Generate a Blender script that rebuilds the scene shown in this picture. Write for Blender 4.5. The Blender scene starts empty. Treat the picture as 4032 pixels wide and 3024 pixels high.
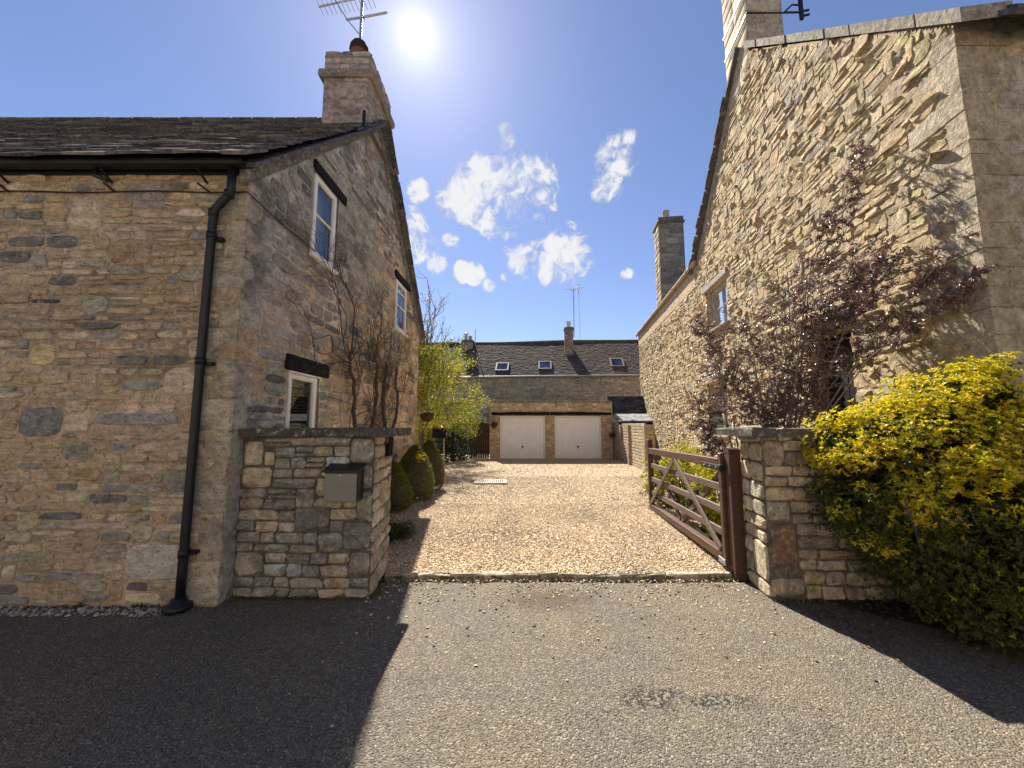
import bpy, math, random
import numpy as np
from mathutils import Vector, Matrix

# ------------------------------------------------------------------ scene, camera, light
SC = bpy.context.scene
COL = SC.collection
rad = math.radians
cam_d = bpy.data.cameras.new('camera'); cam = bpy.data.objects.new('camera', cam_d); COL.objects.link(cam)
cam_d.sensor_width = 36.0; cam_d.lens = 13.475; cam_d.clip_start = 0.05; cam_d.clip_end = 5000
cam.location = (0, 0, 1.55); cam.rotation_euler = (rad(96.07), 0, 0)
SC.camera = cam

SUN = Vector((-0.249, 0.898, 1.012)).normalized()
SUN_EL = math.asin(SUN.z); SUN_AZ = math.atan2(SUN.x, SUN.y)
SKY_STRENGTH = 0.056
sl = bpy.data.lights.new('sun', 'SUN'); sl.energy = 5.0; sl.angle = rad(0.55); sl.color = (1.0, 0.93, 0.82)
so = bpy.data.objects.new('sun', sl); COL.objects.link(so)
so.rotation_euler = (-SUN).to_track_quat('-Z', 'Y').to_euler(); so.location = (-6, 20, 25)

SC.view_settings.view_transform = 'Standard'; SC.view_settings.look = 'None'
SC.view_settings.exposure = 1.3; SC.view_settings.gamma = 1.0; SC.view_settings.use_curve_mapping = False
SC.render.engine = 'CYCLES'
SC.cycles.max_bounces = 8; SC.cycles.diffuse_bounces = 4; SC.cycles.transparent_max_bounces = 12
SC.cycles.use_denoising = True
SC.cycles.sample_clamp_indirect = 6.0

def lk(nt, a, b): nt.links.new(a, b)
def nd(nt, t, **kw):
    n = nt.nodes.new(t)
    for k, v in kw.items():
        if k[0] == 'i' and k[1:].isdigit(): n.inputs[int(k[1:])].default_value = v
        elif hasattr(n, k): setattr(n, k, v)
        else: n.inputs[k.replace('_', ' ')].default_value = v
    return n
def mth(nt, op, a, b=None, c=None, clamp=False):
    n = nt.nodes.new('ShaderNodeMath'); n.operation = op; n.use_clamp = clamp
    for i, v in enumerate((a, b, c)):
        if v is None: continue
        if isinstance(v, (int, float)): n.inputs[i].default_value = v
        else: nt.links.new(v, n.inputs[i])
    return n.outputs[0]
def sstep(nt, x, lo, hi):
    n = nt.nodes.new('ShaderNodeMapRange'); n.interpolation_type = 'SMOOTHSTEP'
    nt.links.new(x, n.inputs[0]); n.inputs[1].default_value = lo; n.inputs[2].default_value = hi
    return n.outputs[0]
def mixc(nt, fac, a, b, blend='MIX'):
    n = nt.nodes.new('ShaderNodeMix'); n.data_type = 'RGBA'; n.blend_type = blend
    for s, v in ((n.inputs[0], fac), (n.inputs[6], a), (n.inputs[7], b)):
        if isinstance(v, (int, float)): s.default_value = v
        elif isinstance(v, tuple): s.default_value = v if len(v) == 4 else (*v, 1)
        else: nt.links.new(v, s)
    return n.outputs[2]
def noise(nt, vec, scale, detail=4, rough=0.55, dist=0.0):
    n = nd(nt, 'ShaderNodeTexNoise'); n.inputs['Scale'].default_value = scale
    n.inputs['Detail'].default_value = detail; n.inputs['Roughness'].default_value = rough
    n.inputs['Distortion'].default_value = dist
    if vec is not None: lk(nt, vec, n.inputs['Vector'])
    return n.outputs['Fac']

# world: clear spring sky, thin bright air round the sun, scattered small cumulus
W = bpy.data.worlds.new('World'); SC.world = W; W.use_nodes = True
W.cycles.sampling_method = 'MANUAL'; W.cycles.sample_map_resolution = 512
nt = W.node_tree; nt.nodes.clear()
out = nd(nt, 'ShaderNodeOutputWorld')
sky = nd(nt, 'ShaderNodeTexSky'); sky.sky_type = 'NISHITA'; sky.sun_disc = False
sky.sun_elevation = SUN_EL; sky.sun_rotation = SUN_AZ
sky.air_density = 1.0; sky.dust_density = 0.12; sky.ozone_density = 2.0; sky.altitude = 150
bg = nd(nt, 'ShaderNodeBackground'); bg.inputs[1].default_value = SKY_STRENGTH
skc = mixc(nt, 1.0, sky.outputs[0], (0.98, 0.93, 1.05), 'MULTIPLY')
lk(nt, skc, bg.inputs[0])
tc = nd(nt, 'ShaderNodeTexCoord'); dirv = tc.outputs['Generated']
def dotdir(v):
    n = nd(nt, 'ShaderNodeVectorMath', operation='DOT_PRODUCT'); lk(nt, dirv, n.inputs[0]); n.inputs[1].default_value = v
    return n.outputs['Value']
dsun = dotdir(SUN)
ang = mth(nt, 'ARCCOSINE', mth(nt, 'MINIMUM', dsun, 1.0))
core = mth(nt, 'MULTIPLY', mth(nt, 'EXPONENT', mth(nt, 'DIVIDE', ang, -0.020)), .34)
halo = mth(nt, 'MULTIPLY', mth(nt, 'EXPONENT', mth(nt, 'DIVIDE', ang, -0.14)), 0.15)
bga = nd(nt, 'ShaderNodeBackground'); bga.inputs[0].default_value = (1.0, 0.96, 0.92, 1)
glow = mth(nt, 'MULTIPLY', mth(nt, 'EXPONENT', mth(nt, 'DIVIDE', ang, -0.055)), 0.10)
lk(nt, mth(nt, 'ADD', mth(nt, 'ADD', core, halo), glow), bga.inputs[1])
adds = nd(nt, 'ShaderNodeAddShader'); lk(nt, bg.outputs[0], adds.inputs[0]); lk(nt, bga.outputs[0], adds.inputs[1])
# each cloud is one to four puffs: direction (x, z per unit y) and angular radius
PUFFS = [(-.116,.632,.082),(-.02,.632,.105),(.055,.69,.062),(-.07,.70,.05),(.035,.575,.075),(.08,.615,.05),
         (.29,.745,.055),(.255,.665,.05),(.33,.80,.025),
         (.05,.45,.07),(.14,.455,.075),(.09,.415,.045),
         (-.275,.52,.06),(-.245,.48,.05),(-.26,.645,.03),(-.205,.435,.03),(-.135,.412,.026),(-.10,.408,.028),(-.17,.505,.025),
         (-.02,.80,.035),(-.06,.375,.018),(.31,.405,.017),(-.02,.40,.014),
         (1.9,.9,.12),(2.1,.7,.1),(-2.2,.8,.14),(-1.7,.5,.1),(.9,2.6,.12),(-3.0,1.6,.16)]
mask = None
for px, pz, pr in PUFFS + [(-.4,.7,-.12),(.3,.6,-.14),(.7,.9,-.1),(-.9,.5,-.13)]:
    d = Vector((px, 1, pz)).normalized() if pr > 0 else Vector((px, -1, pz)).normalized()
    a = .92 * abs(pr) / (1 + px * px + pz * pz) ** .5
    s = sstep(nt, dotdir(d), math.cos(a * 1.55), math.cos(a * .1))
    mask = s if mask is None else mth(nt, 'MAXIMUM', mask, s)
wn = nd(nt, 'ShaderNodeTexNoise'); lk(nt, dirv, wn.inputs['Vector']); wn.inputs['Scale'].default_value = 9; wn.inputs['Detail'].default_value = 3
ws = nd(nt, 'ShaderNodeVectorMath', operation='MULTIPLY_ADD'); lk(nt, wn.outputs['Color'], ws.inputs[0]); ws.inputs[1].default_value = (.16, .16, .16); lk(nt, dirv, ws.inputs[2])
nz = noise(nt, ws.outputs[0], 13, 8, .60, .0)
nz2 = noise(nt, ws.outputs[0], 48, 5, .64, .0)
dens = mth(nt, 'ADD', mth(nt, 'MULTIPLY', mask, .74), mth(nt, 'MULTIPLY', mth(nt, 'SUBTRACT', nz, .5), 2.7))
dens = mth(nt, 'ADD', dens, mth(nt, 'MULTIPLY', mth(nt, 'SUBTRACT', nz2, .5), .8))
dens = mth(nt, 'MULTIPLY', sstep(nt, dens, .22, .90), sstep(nt, mask, .02, .25))
bgc = nd(nt, 'ShaderNodeBackground'); bgc.inputs[0].default_value = (0.97, 0.98, 1.0, 1); lk(nt, mth(nt, 'ADD', .25, mth(nt, 'MULTIPLY', sstep(nt, dens, .0, .9), .12)), bgc.inputs[1])
mx = nd(nt, 'ShaderNodeMixShader'); lk(nt, dens, mx.inputs[0]); lk(nt, adds.outputs[0], mx.inputs[1]); lk(nt, bgc.outputs[0], mx.inputs[2])
lk(nt, mx.outputs[0], out.inputs[0])

# ------------------------------------------------------------------ helpers
WO = {}          # world origin of every object
def thing(name, label, cat, loc, group=None):
    o = bpy.data.objects.new(name, None); COL.objects.link(o); o.location = loc; o.empty_display_size = .2
    o['label'] = label; o['category'] = cat
    if group: o['group'] = group
    WO[o.name] = Vector(loc); return o
def tag(o, label, cat, group=None):
    o['label'] = label; o['category'] = cat
    if group: o['group'] = group
    return o
def structure(o): o['kind'] = 'structure'; return o
def stuff(o): o['kind'] = 'stuff'; return o

def npmesh(name, V, F, C=None, smooth=False):
    """V (n,3) array, F list of index lists or (m,k) array, C (n,3) point colours"""
    me = bpy.data.meshes.new(name)
    V = np.asarray(V, np.float32)
    if isinstance(F, np.ndarray):
        m, k = F.shape; loops = F.astype(np.int32).ravel(); tot = np.full(m, k, np.int32)
    else:
        tot = np.array([len(f) for f in F], np.int32); loops = np.array([i for f in F for i in f], np.int32); m = len(F)
    st = np.concatenate(([0], np.cumsum(tot)[:-1])).astype(np.int32)
    me.vertices.add(len(V)); me.vertices.foreach_set('co', V.ravel())
    me.loops.add(len(loops)); me.loops.foreach_set('vertex_index', loops)
    me.polygons.add(m); me.polygons.foreach_set('loop_start', st)
    me.update(calc_edges=True)
    me.polygons.foreach_set('use_smooth', np.full(m, bool(smooth)))
    if C is not None:
        at = me.attributes.new('Col', 'FLOAT_COLOR', 'POINT')
        C4 = np.ones((len(V), 4), np.float32); C4[:, :3] = C; at.data.foreach_set('color', C4.ravel())
    me.update(); return me

class MB:
    def __init__(s): s.v = []; s.f = []; s.c = []; s.n = 0
    def add(s, V, F, col=(.5, .5, .5)):
        V = np.asarray(V, float); s.v.append(V)
        b = s.n; s.f += [[i + b for i in f] for f in F]
        c = np.asarray(col, float)
        s.c.append(np.broadcast_to(c, (len(V), 3)) if c.ndim == 1 else c); s.n += len(V); return s
    def hexa(s, P, col=(.5, .5, .5)):      # 8 points: bottom 0-3 ccw, top 4-7
        return s.add(P, [[3, 2, 1, 0], [4, 5, 6, 7], [0, 1, 5, 4], [1, 2, 6, 5], [2, 3, 7, 6], [3, 0, 4, 7]], col)
    def box(s, c, size, R=None, col=(.5, .5, .5), jit=0, rng=None):
        h = np.array(size) / 2
        P = np.array([[-1,-1,-1],[1,-1,-1],[1,1,-1],[-1,1,-1],[-1,-1,1],[1,-1,1],[1,1,1],[-1,1,1]]) * h
        if jit: P = P + rng.uniform(-jit, jit, P.shape)
        if R is not None: P = P @ np.asarray(R).T
        return s.hexa(P + np.asarray(c), col)
    def box2(s, a, b, col=(.5, .5, .5)):
        a = np.array(a); b = np.array(b); return s.box((a + b) / 2, np.abs(b - a), None, col)
    def bbox(s, c, size, bev=.01, R=None, col=(.5, .5, .5)):   # bevelled box (chamfered)
        h = np.array(size) / 2; b = min(bev, h.min() * .9); P = []
        for i in range(3):
            for sx in (-1, 1):
                for sy in (-1, 1):
                    for sz in (-1, 1):
                        q = np.array([sx, sy, sz]) * (h - b); q[i] = [sx, sy, sz][i] * h[i]; P.append(q)
        P = np.array(P); id_ = lambda i, sx, sy, sz: i * 8 + (sx > 0) * 4 + (sy > 0) * 2 + (sz > 0)
        F = []
        for i in range(3):
            j, k = (i + 1) % 3, (i + 2) % 3
            for sg in (-1, 1):
                f = []
                for a, c2 in ((-1, -1), (1, -1), (1, 1), (-1, 1)):
                    t = [0, 0, 0]; t[i] = sg; t[j] = a; t[k] = c2; f.append(id_(i, *t))
                F.append(f if sg > 0 else f[::-1])
        for i in range(3):
            j, k = (i + 1) % 3, (i + 2) % 3
            for a in (-1, 1):
                for c2 in (-1, 1):
                    t = [0, 0, 0]; t[j] = a; t[k] = c2
                    t1 = list(t); t1[i] = -1; t2 = list(t); t2[i] = 1
                    f = [id_(j, *t1), id_(j, *t2), id_(k, *t2), id_(k, *t1)]
                    F.append(f if a * c2 < 0 else f[::-1])
        for sx in (-1, 1):
            for sy in (-1, 1):
                for sz in (-1, 1):
                    f = [id_(0, sx, sy, sz), id_(1, sx, sy, sz), id_(2, sx, sy, sz)]
                    F.append(f if sx * sy * sz > 0 else f[::-1])
        if R is not None: P = P @ np.asarray(R).T
        return s.add(P + np.asarray(c), F, col)
    def tube(s, pts, r, n=8, col=(.5, .5, .5), cap=True):
        pts = np.asarray(pts, float); m = len(pts)
        r = np.full(m, r) if np.isscalar(r) else np.asarray(r, float)
        T = np.gradient(pts, axis=0); T /= np.linalg.norm(T, axis=1)[:, None] + 1e-9
        ref = np.array([0, 0, 1.]) if abs(T[0][2]) < .9 else np.array([0, 1., 0])
        V = []; ang = np.arange(n) * 2 * np.pi / n
        A = np.cross(ref, T[0]); A /= np.linalg.norm(A)
        for i in range(m):
            A = A - T[i] * (A @ T[i]); A /= np.linalg.norm(A) + 1e-9; B = np.cross(T[i], A)
            V.append(pts[i] + r[i] * (np.cos(ang)[:, None] * A + np.sin(ang)[:, None] * B))
        V = np.concatenate(V); F = []
        for i in range(m - 1):
            for k in range(n):
                k2 = (k + 1) % n; F.append([i*n+k, i*n+k2, (i+1)*n+k2, (i+1)*n+k])
        if cap: F.append(list(range(n))[::-1]); F.append([(m-1)*n + k for k in range(n)])
        return s.add(V, F, col)
    def lathe(s, prof, c, n=16, col=(.5, .5, .5)):      # prof [(r,z)], open ends capped
        V = [] ; ang = np.arange(n) * 2 * np.pi / n
        for r, z in prof: V += [(c[0] + r*math.cos(a), c[1] + r*math.sin(a), c[2] + z) for a in ang]
        F = []; m = len(prof)
        for i in range(m - 1):
            for k in range(n): k2 = (k+1) % n; F.append([i*n+k, i*n+k2, (i+1)*n+k2, (i+1)*n+k])
        F.append(list(range(n))[::-1]); F.append([(m-1)*n+k for k in range(n)])
        return s.add(V, F, col)
    def prism(s, poly, d, col=(.5, .5, .5)):            # planar 3D polygon extruded along vector d
        P = np.asarray(poly, float); n = len(P); V = np.concatenate((P, P + np.asarray(d)))
        F = [list(range(n)), [n + i for i in range(n)][::-1]] + [[i, n + i, n + (i+1) % n, (i+1) % n] for i in range(n)]
        return s.add(V, F, col)
    def obj(s, name, mat, parent=None, smooth=False, origin=None):
        V = np.concatenate(s.v); C = np.concatenate(s.c)
        return link(name, V, s.f, C, mat, parent, smooth, origin)

def link(name, V, F, C, mat, parent=None, smooth=False, origin=None):
    V = np.asarray(V, float)
    if origin is None:
        lo, hi = V.min(0), V.max(0); origin = ((lo[0]+hi[0])/2, (lo[1]+hi[1])/2, lo[2])
    o_ = np.asarray(origin, float)
    me = npmesh(name, V - o_, F, C, smooth); me.materials.append(mat)
    o = bpy.data.objects.new(name, me); COL.objects.link(o)
    if parent is not None:
        o.parent = parent; o.location = Vector(o_) - WO[parent.name]
    else: o.location = o_
    WO[o.name] = Vector(o_); return o
def part_empty(name, parent, loc): 
    o = bpy.data.objects.new(name, None); COL.objects.link(o); o.parent = parent; o.location = Vector(loc) - WO[parent.name]
    WO[o.name] = Vector(loc); return o

# ------------------------------------------------------------------ materials
def base_mat(name):
    m = bpy.data.materials.new(name); m.use_nodes = True; nt = m.node_tree; nt.nodes.clear()
    o = nd(nt, 'ShaderNodeOutputMaterial'); b = nd(nt, 'ShaderNodeBsdfPrincipled'); lk(nt, b.outputs[0], o.inputs[0])
    g = nd(nt, 'ShaderNodeNewGeometry'); return m, nt, b, g.outputs['Position'], o
def bump(nt, b, h, strength=.5, dist=.01):
    n = nd(nt, 'ShaderNodeBump'); n.inputs['Strength'].default_value = strength; n.inputs['Distance'].default_value = dist
    lk(nt, h, n.inputs['Height']); lk(nt, n.outputs[0], b.inputs['Normal'])
def col_attr(nt):
    a = nd(nt, 'ShaderNodeAttribute'); a.attribute_name = 'Col'; return a.outputs['Color']
def varied(nt, pos, c, s1=3.0, s2=22., lo=.7, hi=1.25):
    n1 = noise(nt, pos, s1, 5, .6); n2 = noise(nt, pos, s2, 6, .72)
    f = mth(nt, 'ADD', mth(nt, 'MULTIPLY', n1, .5), mth(nt, 'MULTIPLY', n2, .5))
    mr = nd(nt, 'ShaderNodeMapRange'); lk(nt, f, mr.inputs[0]); mr.inputs[1].default_value = .38; mr.inputs[2].default_value = .62
    mr.inputs[3].default_value = lo; mr.inputs[4].default_value = hi
    vm = nd(nt, 'ShaderNodeVectorMath', operation='SCALE'); lk(nt, c, vm.inputs[0]); lk(nt, mr.outputs[0], vm.inputs['Scale'])
    return vm.outputs[0]
def stone_mat(name, gain=1.0, grime=.35, grime_col=(.10, .098, .09), lichen=.25, lichen_col=(.52, .50, .44), bs=.6, bd=.012, lo=.60, hi=1.42, gscale=2.2, stretch=1.0):
    m, nt, b, pos, o = base_mat(name)
    if stretch != 1.0:
        vm = nd(nt, 'ShaderNodeVectorMath', operation='MULTIPLY'); lk(nt, pos, vm.inputs[0]); vm.inputs[1].default_value = (1, 1, stretch); pos2 = vm.outputs[0]
    else: pos2 = pos
    c = varied(nt, pos2, col_attr(nt), 7., 19., lo * gain, hi * gain)
    sp = noise(nt, pos, 42, 4, .72)
    c = mixc(nt, sstep(nt, sp, .54, .66), c, mixc(nt, 1.0, c, (.45, .44, .43), 'MULTIPLY'))
    g = noise(nt, pos2, gscale, 6, .68, .3)
    c = mixc(nt, mth(nt, 'MULTIPLY', sstep(nt, g, .50, .68), grime), c, grime_col)
    l = noise(nt, pos, 19, 5, .7)
    c = mixc(nt, mth(nt, 'MULTIPLY', sstep(nt, l, .555, .64), lichen), c, lichen_col)
    lk(nt, c, b.inputs['Base Color']); b.inputs['Roughness'].default_value = .92; b.inputs['Specular IOR Level'].default_value = .2
    h = noise(nt, pos, 17, 7, .70)
    bump(nt, b, h, bs, bd); return m
def plain(name, c, rough=.6, spec=.4, var=.12, scale=8., bs=0, bsc=60, metal=0, grain=None):
    m, nt, b, pos, o = base_mat(name)
    p = pos
    if grain:
        vm = nd(nt, 'ShaderNodeVectorMath', operation='MULTIPLY'); lk(nt, pos, vm.inputs[0]); vm.inputs[1].default_value = grain; p = vm.outputs[0]
    rgb = nd(nt, 'ShaderNodeRGB'); rgb.outputs[0].default_value = (*c, 1)
    lk(nt, varied(nt, p, rgb.outputs[0], scale, scale * 7, 1 - var, 1 + var), b.inputs['Base Color'])
    b.inputs['Roughness'].default_value = rough; b.inputs['Specular IOR Level'].default_value = spec; b.inputs['Metallic'].default_value = metal
    if bs: bump(nt, b, noise(nt, p, bsc, 5, .6), bs, .004)
    return m
def leaf_mat(name, trans=.35, rough=.45, spec=.4, tcol=1.15):
    m, nt, b, pos, o = base_mat(name); c = col_attr(nt)
    lk(nt, c, b.inputs['Base Color']); b.inputs['Roughness'].default_value = rough; b.inputs['Specular IOR Level'].default_value = spec
    t = nd(nt, 'ShaderNodeBsdfTranslucent'); lk(nt, mixc(nt, 1, c, (tcol, tcol, tcol * .55), 'MULTIPLY'), t.inputs[0])
    mx = nd(nt, 'ShaderNodeMixShader'); mx.inputs[0].default_value = trans
    lk(nt, b.outputs[0], mx.inputs[1]); lk(nt, t.outputs[0], mx.inputs[2]); lk(nt, mx.outputs[0], o.inputs[0]); return m

M = {}
M['flush'] = stone_mat('flush_rubble', 1.25, .22, (.15, .145, .135), .34, (.60, .54, .45), .9, .014, gscale=3.2, stretch=2.2)
M['gable'] = stone_mat('weathered_rubble', 1.35, .50, (.15, .145, .138), .42, (.50, .48, .43), .9, .018, gscale=2.4, stretch=1.6)
M['dry'] = stone_mat('lichened_stone', 1.3, .50, (.095, .095, .085), .50, (.55, .53, .46), 1.0, .022, gscale=5.5)
M['gold'] = stone_mat('golden_rubble', 1.08, .30, (.24, .21, .16), .30, (.64, .55, .40), 1.0, .035, gscale=3.0)
M['ashlar'] = stone_mat('ashlar', 1.15, .30, (.16, .14, .115), .14, (.55, .52, .45), .5, .010)
M['mortar'] = stone_mat('mortar', 1.2, .22, (.19, .17, .14), .18, (.55, .49, .39), .8, .012)
M['render'] = stone_mat('old_lime_render', 1.25, .5, (.16, .15, .135), .28, (.54, .51, .46), .8, .014, gscale=1.6)
M['slate'] = stone_mat('stone_slate', 1.2, .45, (.045, .04, .05), .40, (.36, .35, .30), .9, .012, gscale=4)
M['coping'] = stone_mat('coping_stone', 1.0, .62, (.065, .066, .058), .60, (.46, .45, .39), 1.0, .018, gscale=6)
M['far'] = stone_mat('far_stone', 1.25, .45, (.16, .15, .13), .2, (.52, .47, .38), .6, .02, gscale=.9)
M['tile'] = stone_mat('roof_tile', 1.1, .4, (.05, .042, .042), .2, (.22, .2, .17), .5, .01, gscale=1.5)
M['black'] = plain('black_iron', (.007, .008, .011), .45, .4, .2, 12)
M['darkwood'] = plain('dark_stained_oak', (.016, .011, .012), .8, .15, .35, 5, .5, 40, grain=(6, .6, 12))
M['redwood'] = plain('stained_gate_timber', (.085, .042, .028), .55, .35, .40, 3.5, .4, 30, grain=(7, .5, 9))
M['weatherwood'] = plain('weathered_timber', (.125, .088, .066), .65, .3, .4, 3.5, .5, 30, grain=(7, .5, 9))
M['greywood'] = plain('bleached_timber', (.33, .29, .24), .8, .2, .3, 4, .5, 40, grain=(4, .6, 8))
M['white'] = plain('white_frame', (.84, .84, .83), .35, .45, .05, 5)
M['door'] = plain('cream_door_paint', (.86, .86, .86), .5, .35, .06, 2)
M['doorfr'] = plain('white_door_frame', (.86, .85, .82), .45, .35, .05, 2)
M['steel'] = plain('brushed_steel', (.20, .197, .18), .5, .5, .10, 3, metal=.2, grain=(1, 1, 30))
M['galv'] = plain('galvanised', (.42, .43, .42), .4, .5, .15, 20, metal=.7)
M['rust'] = plain('rusty_iron', (.045, .025, .02), .8, .2, .4, 20)
M['lead'] = plain('lead', (.12, .122, .13), .55, .4, .15, 9)
M['terra'] = plain('terracotta', (.17, .085, .06), .8, .2, .25, 9, .3)
M['paleclay'] = plain('buff_clay', (.46, .38, .27), .8, .2, .2, 9, .3)
M['gutterclay'] = plain('clay_pipe', (.40, .28, .18), .75, .25, .25, 5, .3)
M['greygutter'] = plain('grey_gutter', (.30, .31, .33), .5, .4, .1, 5)
M['maroon'] = plain('maroon_boards', (.055, .016, .015), .6, .3, .3, 4, .3, 40, grain=(8, 8, .6))
M['wicker'] = plain('wicker', (.07, .032, .022), .85, .2, .4, 60, .8, 120)
M['bark'] = plain('bark', (.085, .070, .060), .9, .15, .4, 14, .8, 60)
M['barkpale'] = plain('pale_bark', (.20, .17, .13), .85, .2, .3, 14, .6, 60)
M['cloth'] = plain('dark_cloth', (.012, .012, .017), .85, .2, .2, 8)
M['cord'] = plain('yellow_line', (.62, .42, .03), .6, .3, .1, 8)
M['soil'] = plain('soil', (.055, .04, .028), .95, .1, .5, 9, 1.0, 40)
M['room'] = plain('dim_room', (.02, .02, .022), .9, .1, .1, 3)
M['curtain'] = plain('net_curtain', (.60, .63, .68), .9, .1, .1, 3)
M['blind'] = plain('blind_slat', (.25, .24, .22), .6, .3, .1, 3)
M['leaf'] = leaf_mat('leaf')
M['purple'] = leaf_mat('purple_leaf', .25, .38, .9, 1.0)
M['yew'] = leaf_mat('yew_leaf', .15, .55, .25)

m, nt, b, pos, o = base_mat('window_glass')
gl = nd(nt, 'ShaderNodeBsdfGlossy'); gl.inputs['Roughness'].default_value = .02; gl.inputs[0].default_value = (.95, .97, 1, 1)
tr = nd(nt, 'ShaderNodeBsdfTransparent'); tr.inputs[0].default_value = (.82, .86, .86, 1)
fz = nd(nt, 'ShaderNodeFresnel'); fz.inputs[0].default_value = 1.75
mx = nd(nt, 'ShaderNodeMixShader'); lk(nt, fz.outputs[0], mx.inputs[0]); lk(nt, tr.outputs[0], mx.inputs[1]); lk(nt, gl.outputs[0], mx.inputs[2]); lk(nt, mx.outputs[0], o.inputs[0])
M['glass'] = m

# asphalt: bound aggregate chips in grey-buff binder, worn patches
m, nt, b, pos, o = base_mat('asphalt')
vo = nd(nt, 'ShaderNodeTexVoronoi'); lk(nt, pos, vo.inputs['Vector']); vo.inputs['Scale'].default_value = 118
vs = nd(nt, 'ShaderNodeTexVoronoi'); lk(nt, pos, vs.inputs['Vector']); vs.inputs['Scale'].default_value = 78
sep = nd(nt, 'ShaderNodeSeparateColor'); lk(nt, vo.outputs['Color'], sep.inputs[0])
sep2 = nd(nt, 'ShaderNodeSeparateColor'); lk(nt, vs.outputs['Color'], sep2.inputs[0])
rmp = nd(nt, 'ShaderNodeValToRGB'); lk(nt, sep.outputs[0], rmp.inputs[0]); cr = rmp.color_ramp
cr.elements[0].position = 0; cr.elements[0].color = (.055, .050, .044, 1); cr.elements[1].position = 1; cr.elements[1].color = (.32, .285, .23, 1)
for p_, c_ in ((.35, (.112, .102, .086, 1)), (.7, (.142, .127, .104, 1)), (.93, (.172, .153, .125, 1))):
    e = cr.elements.new(p_); e.color = c_
big = noise(nt, pos, .9, 7, .62); mid = noise(nt, pos, 4.5, 6, .65)
c = mixc(nt, sstep(nt, big, .35, .7), rmp.outputs[0], mixc(nt, 1, rmp.outputs[0], (1.25, 1.18, 1.05), 'MULTIPLY'))
c = mixc(nt, mth(nt, 'MULTIPLY', sstep(nt, mid, .52, .72), .42), c, (.052, .042, .034))
c = mixc(nt, mth(nt, 'MULTIPLY', mth(nt, 'GREATER_THAN', sep2.outputs[1], .965), .45), c, (.34, .30, .24))
# bald patch where the top coat has broken away
sx = nd(nt, 'ShaderNodeSeparateXYZ'); lk(nt, pos, sx.inputs[0])
def patch(cx, cy, rx, ry, k=.45):
    ex = mth(nt, 'POWER', mth(nt, 'DIVIDE', mth(nt, 'SUBTRACT', sx.outputs[0], cx), rx), 2.0)
    ey = mth(nt, 'POWER', mth(nt, 'DIVIDE', mth(nt, 'SUBTRACT', sx.outputs[1], cy), ry), 2.0)
    d = mth(nt, 'ADD', mth(nt, 'SQRT', mth(nt, 'ADD', ex, ey)), mth(nt, 'MULTIPLY', mth(nt, 'SUBTRACT', noise(nt, pos, 11, 7, .72), .5), 3.0))
    return sstep(nt, d, 1.0 + k * .4, 1.0 - k)
pt = mth(nt, 'MAXIMUM', patch(.80, 2.36, .21, .10), patch(1.18, 2.33, .22, .06))
c = mixc(nt, mth(nt, 'MULTIPLY', pt, .75), c, mixc(nt, mth(nt, 'GREATER_THAN', sep2.outputs[0], .60), (.014, .013, .013), (.20, .18, .15)))
st = patch(.35, 3.6, .45, .22, .7)
c = mixc(nt, mth(nt, 'MULTIPLY', st, .75), c, (.085, .055, .04))
c = mixc(nt, 1.0, c, (1.03, 1.0, .93), 'MULTIPLY')
lk(nt, c, b.inputs['Base Color']); b.inputs['Roughness'].default_value = .8; b.inputs['Specular IOR Level'].default_value = .25
hh = mth(nt, 'SUBTRACT', mth(nt, 'ADD', mth(nt, 'MULTIPLY', vo.outputs['Distance'], -.9), mth(nt, 'MULTIPLY', vs.outputs['Distance'], -.5)), mth(nt, 'MULTIPLY', pt, .5))
bump(nt, b, hh, 1.0, .0085); M['asphalt'] = m

m, nt, b, pos, o = base_mat('gravel_bed')
vo = nd(nt, 'ShaderNodeTexVoronoi'); lk(nt, pos, vo.inputs['Vector']); vo.inputs['Scale'].default_value = 42
sep = nd(nt, 'ShaderNodeSeparateColor'); lk(nt, vo.outputs['Color'], sep.inputs[0])
rmp = nd(nt, 'ShaderNodeValToRGB'); lk(nt, sep.outputs[0], rmp.inputs[0]); cr = rmp.color_ramp
cr.elements[0].color = (.16, .11, .065, 1); cr.elements[1].color = (.66, .56, .40, 1)
e = cr.elements.new(.5); e.color = (.44, .32, .19, 1)
lk(nt, rmp.outputs[0], b.inputs['Base Color']); b.inputs['Roughness'].default_value = .9
bump(nt, b, mth(nt, 'MULTIPLY', vo.outputs['Distance'], -1.0), 1.0, .02); M['gravelbed'] = m
m, nt, b, pos, o = base_mat('pebble'); lk(nt, col_attr(nt), b.inputs['Base Color']); b.inputs['Roughness'].default_value = .75; M['pebble'] = m

# ------------------------------------------------------------------ stonework
CAMP = np.array([0, 0, 1.55]); CP, SP = math.cos(rad(6.07)), math.sin(rad(6.07))
def view_size(p, area):
    d = p - CAMP; dep = d[1] * CP + d[2] * SP; up = -d[1] * SP + d[2] * CP
    if dep < .3: return 0
    x, y = d[0] / dep, up / dep
    return area / (d @ d) * (1 if abs(x) < 1.38 and abs(y) < 1.05 else .01)
_LT = np.random.default_rng(5).uniform(-1, 1, (256, 256))
def vnoise(x, y):
    x = np.asarray(x, float) + 1000; y = np.asarray(y, float) + 1000; i = np.floor(x).astype(int); j = np.floor(y).astype(int); fx = x - i; fy = y - j
    fx = fx * fx * (3 - 2 * fx); fy = fy * fy * (3 - 2 * fy); L = lambda a, b: _LT[a % 256, b % 256]
    return (L(i, j) * (1 - fx) + L(i + 1, j) * fx) * (1 - fy) + (L(i, j + 1) * (1 - fx) + L(i + 1, j + 1) * fx) * fy
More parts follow.
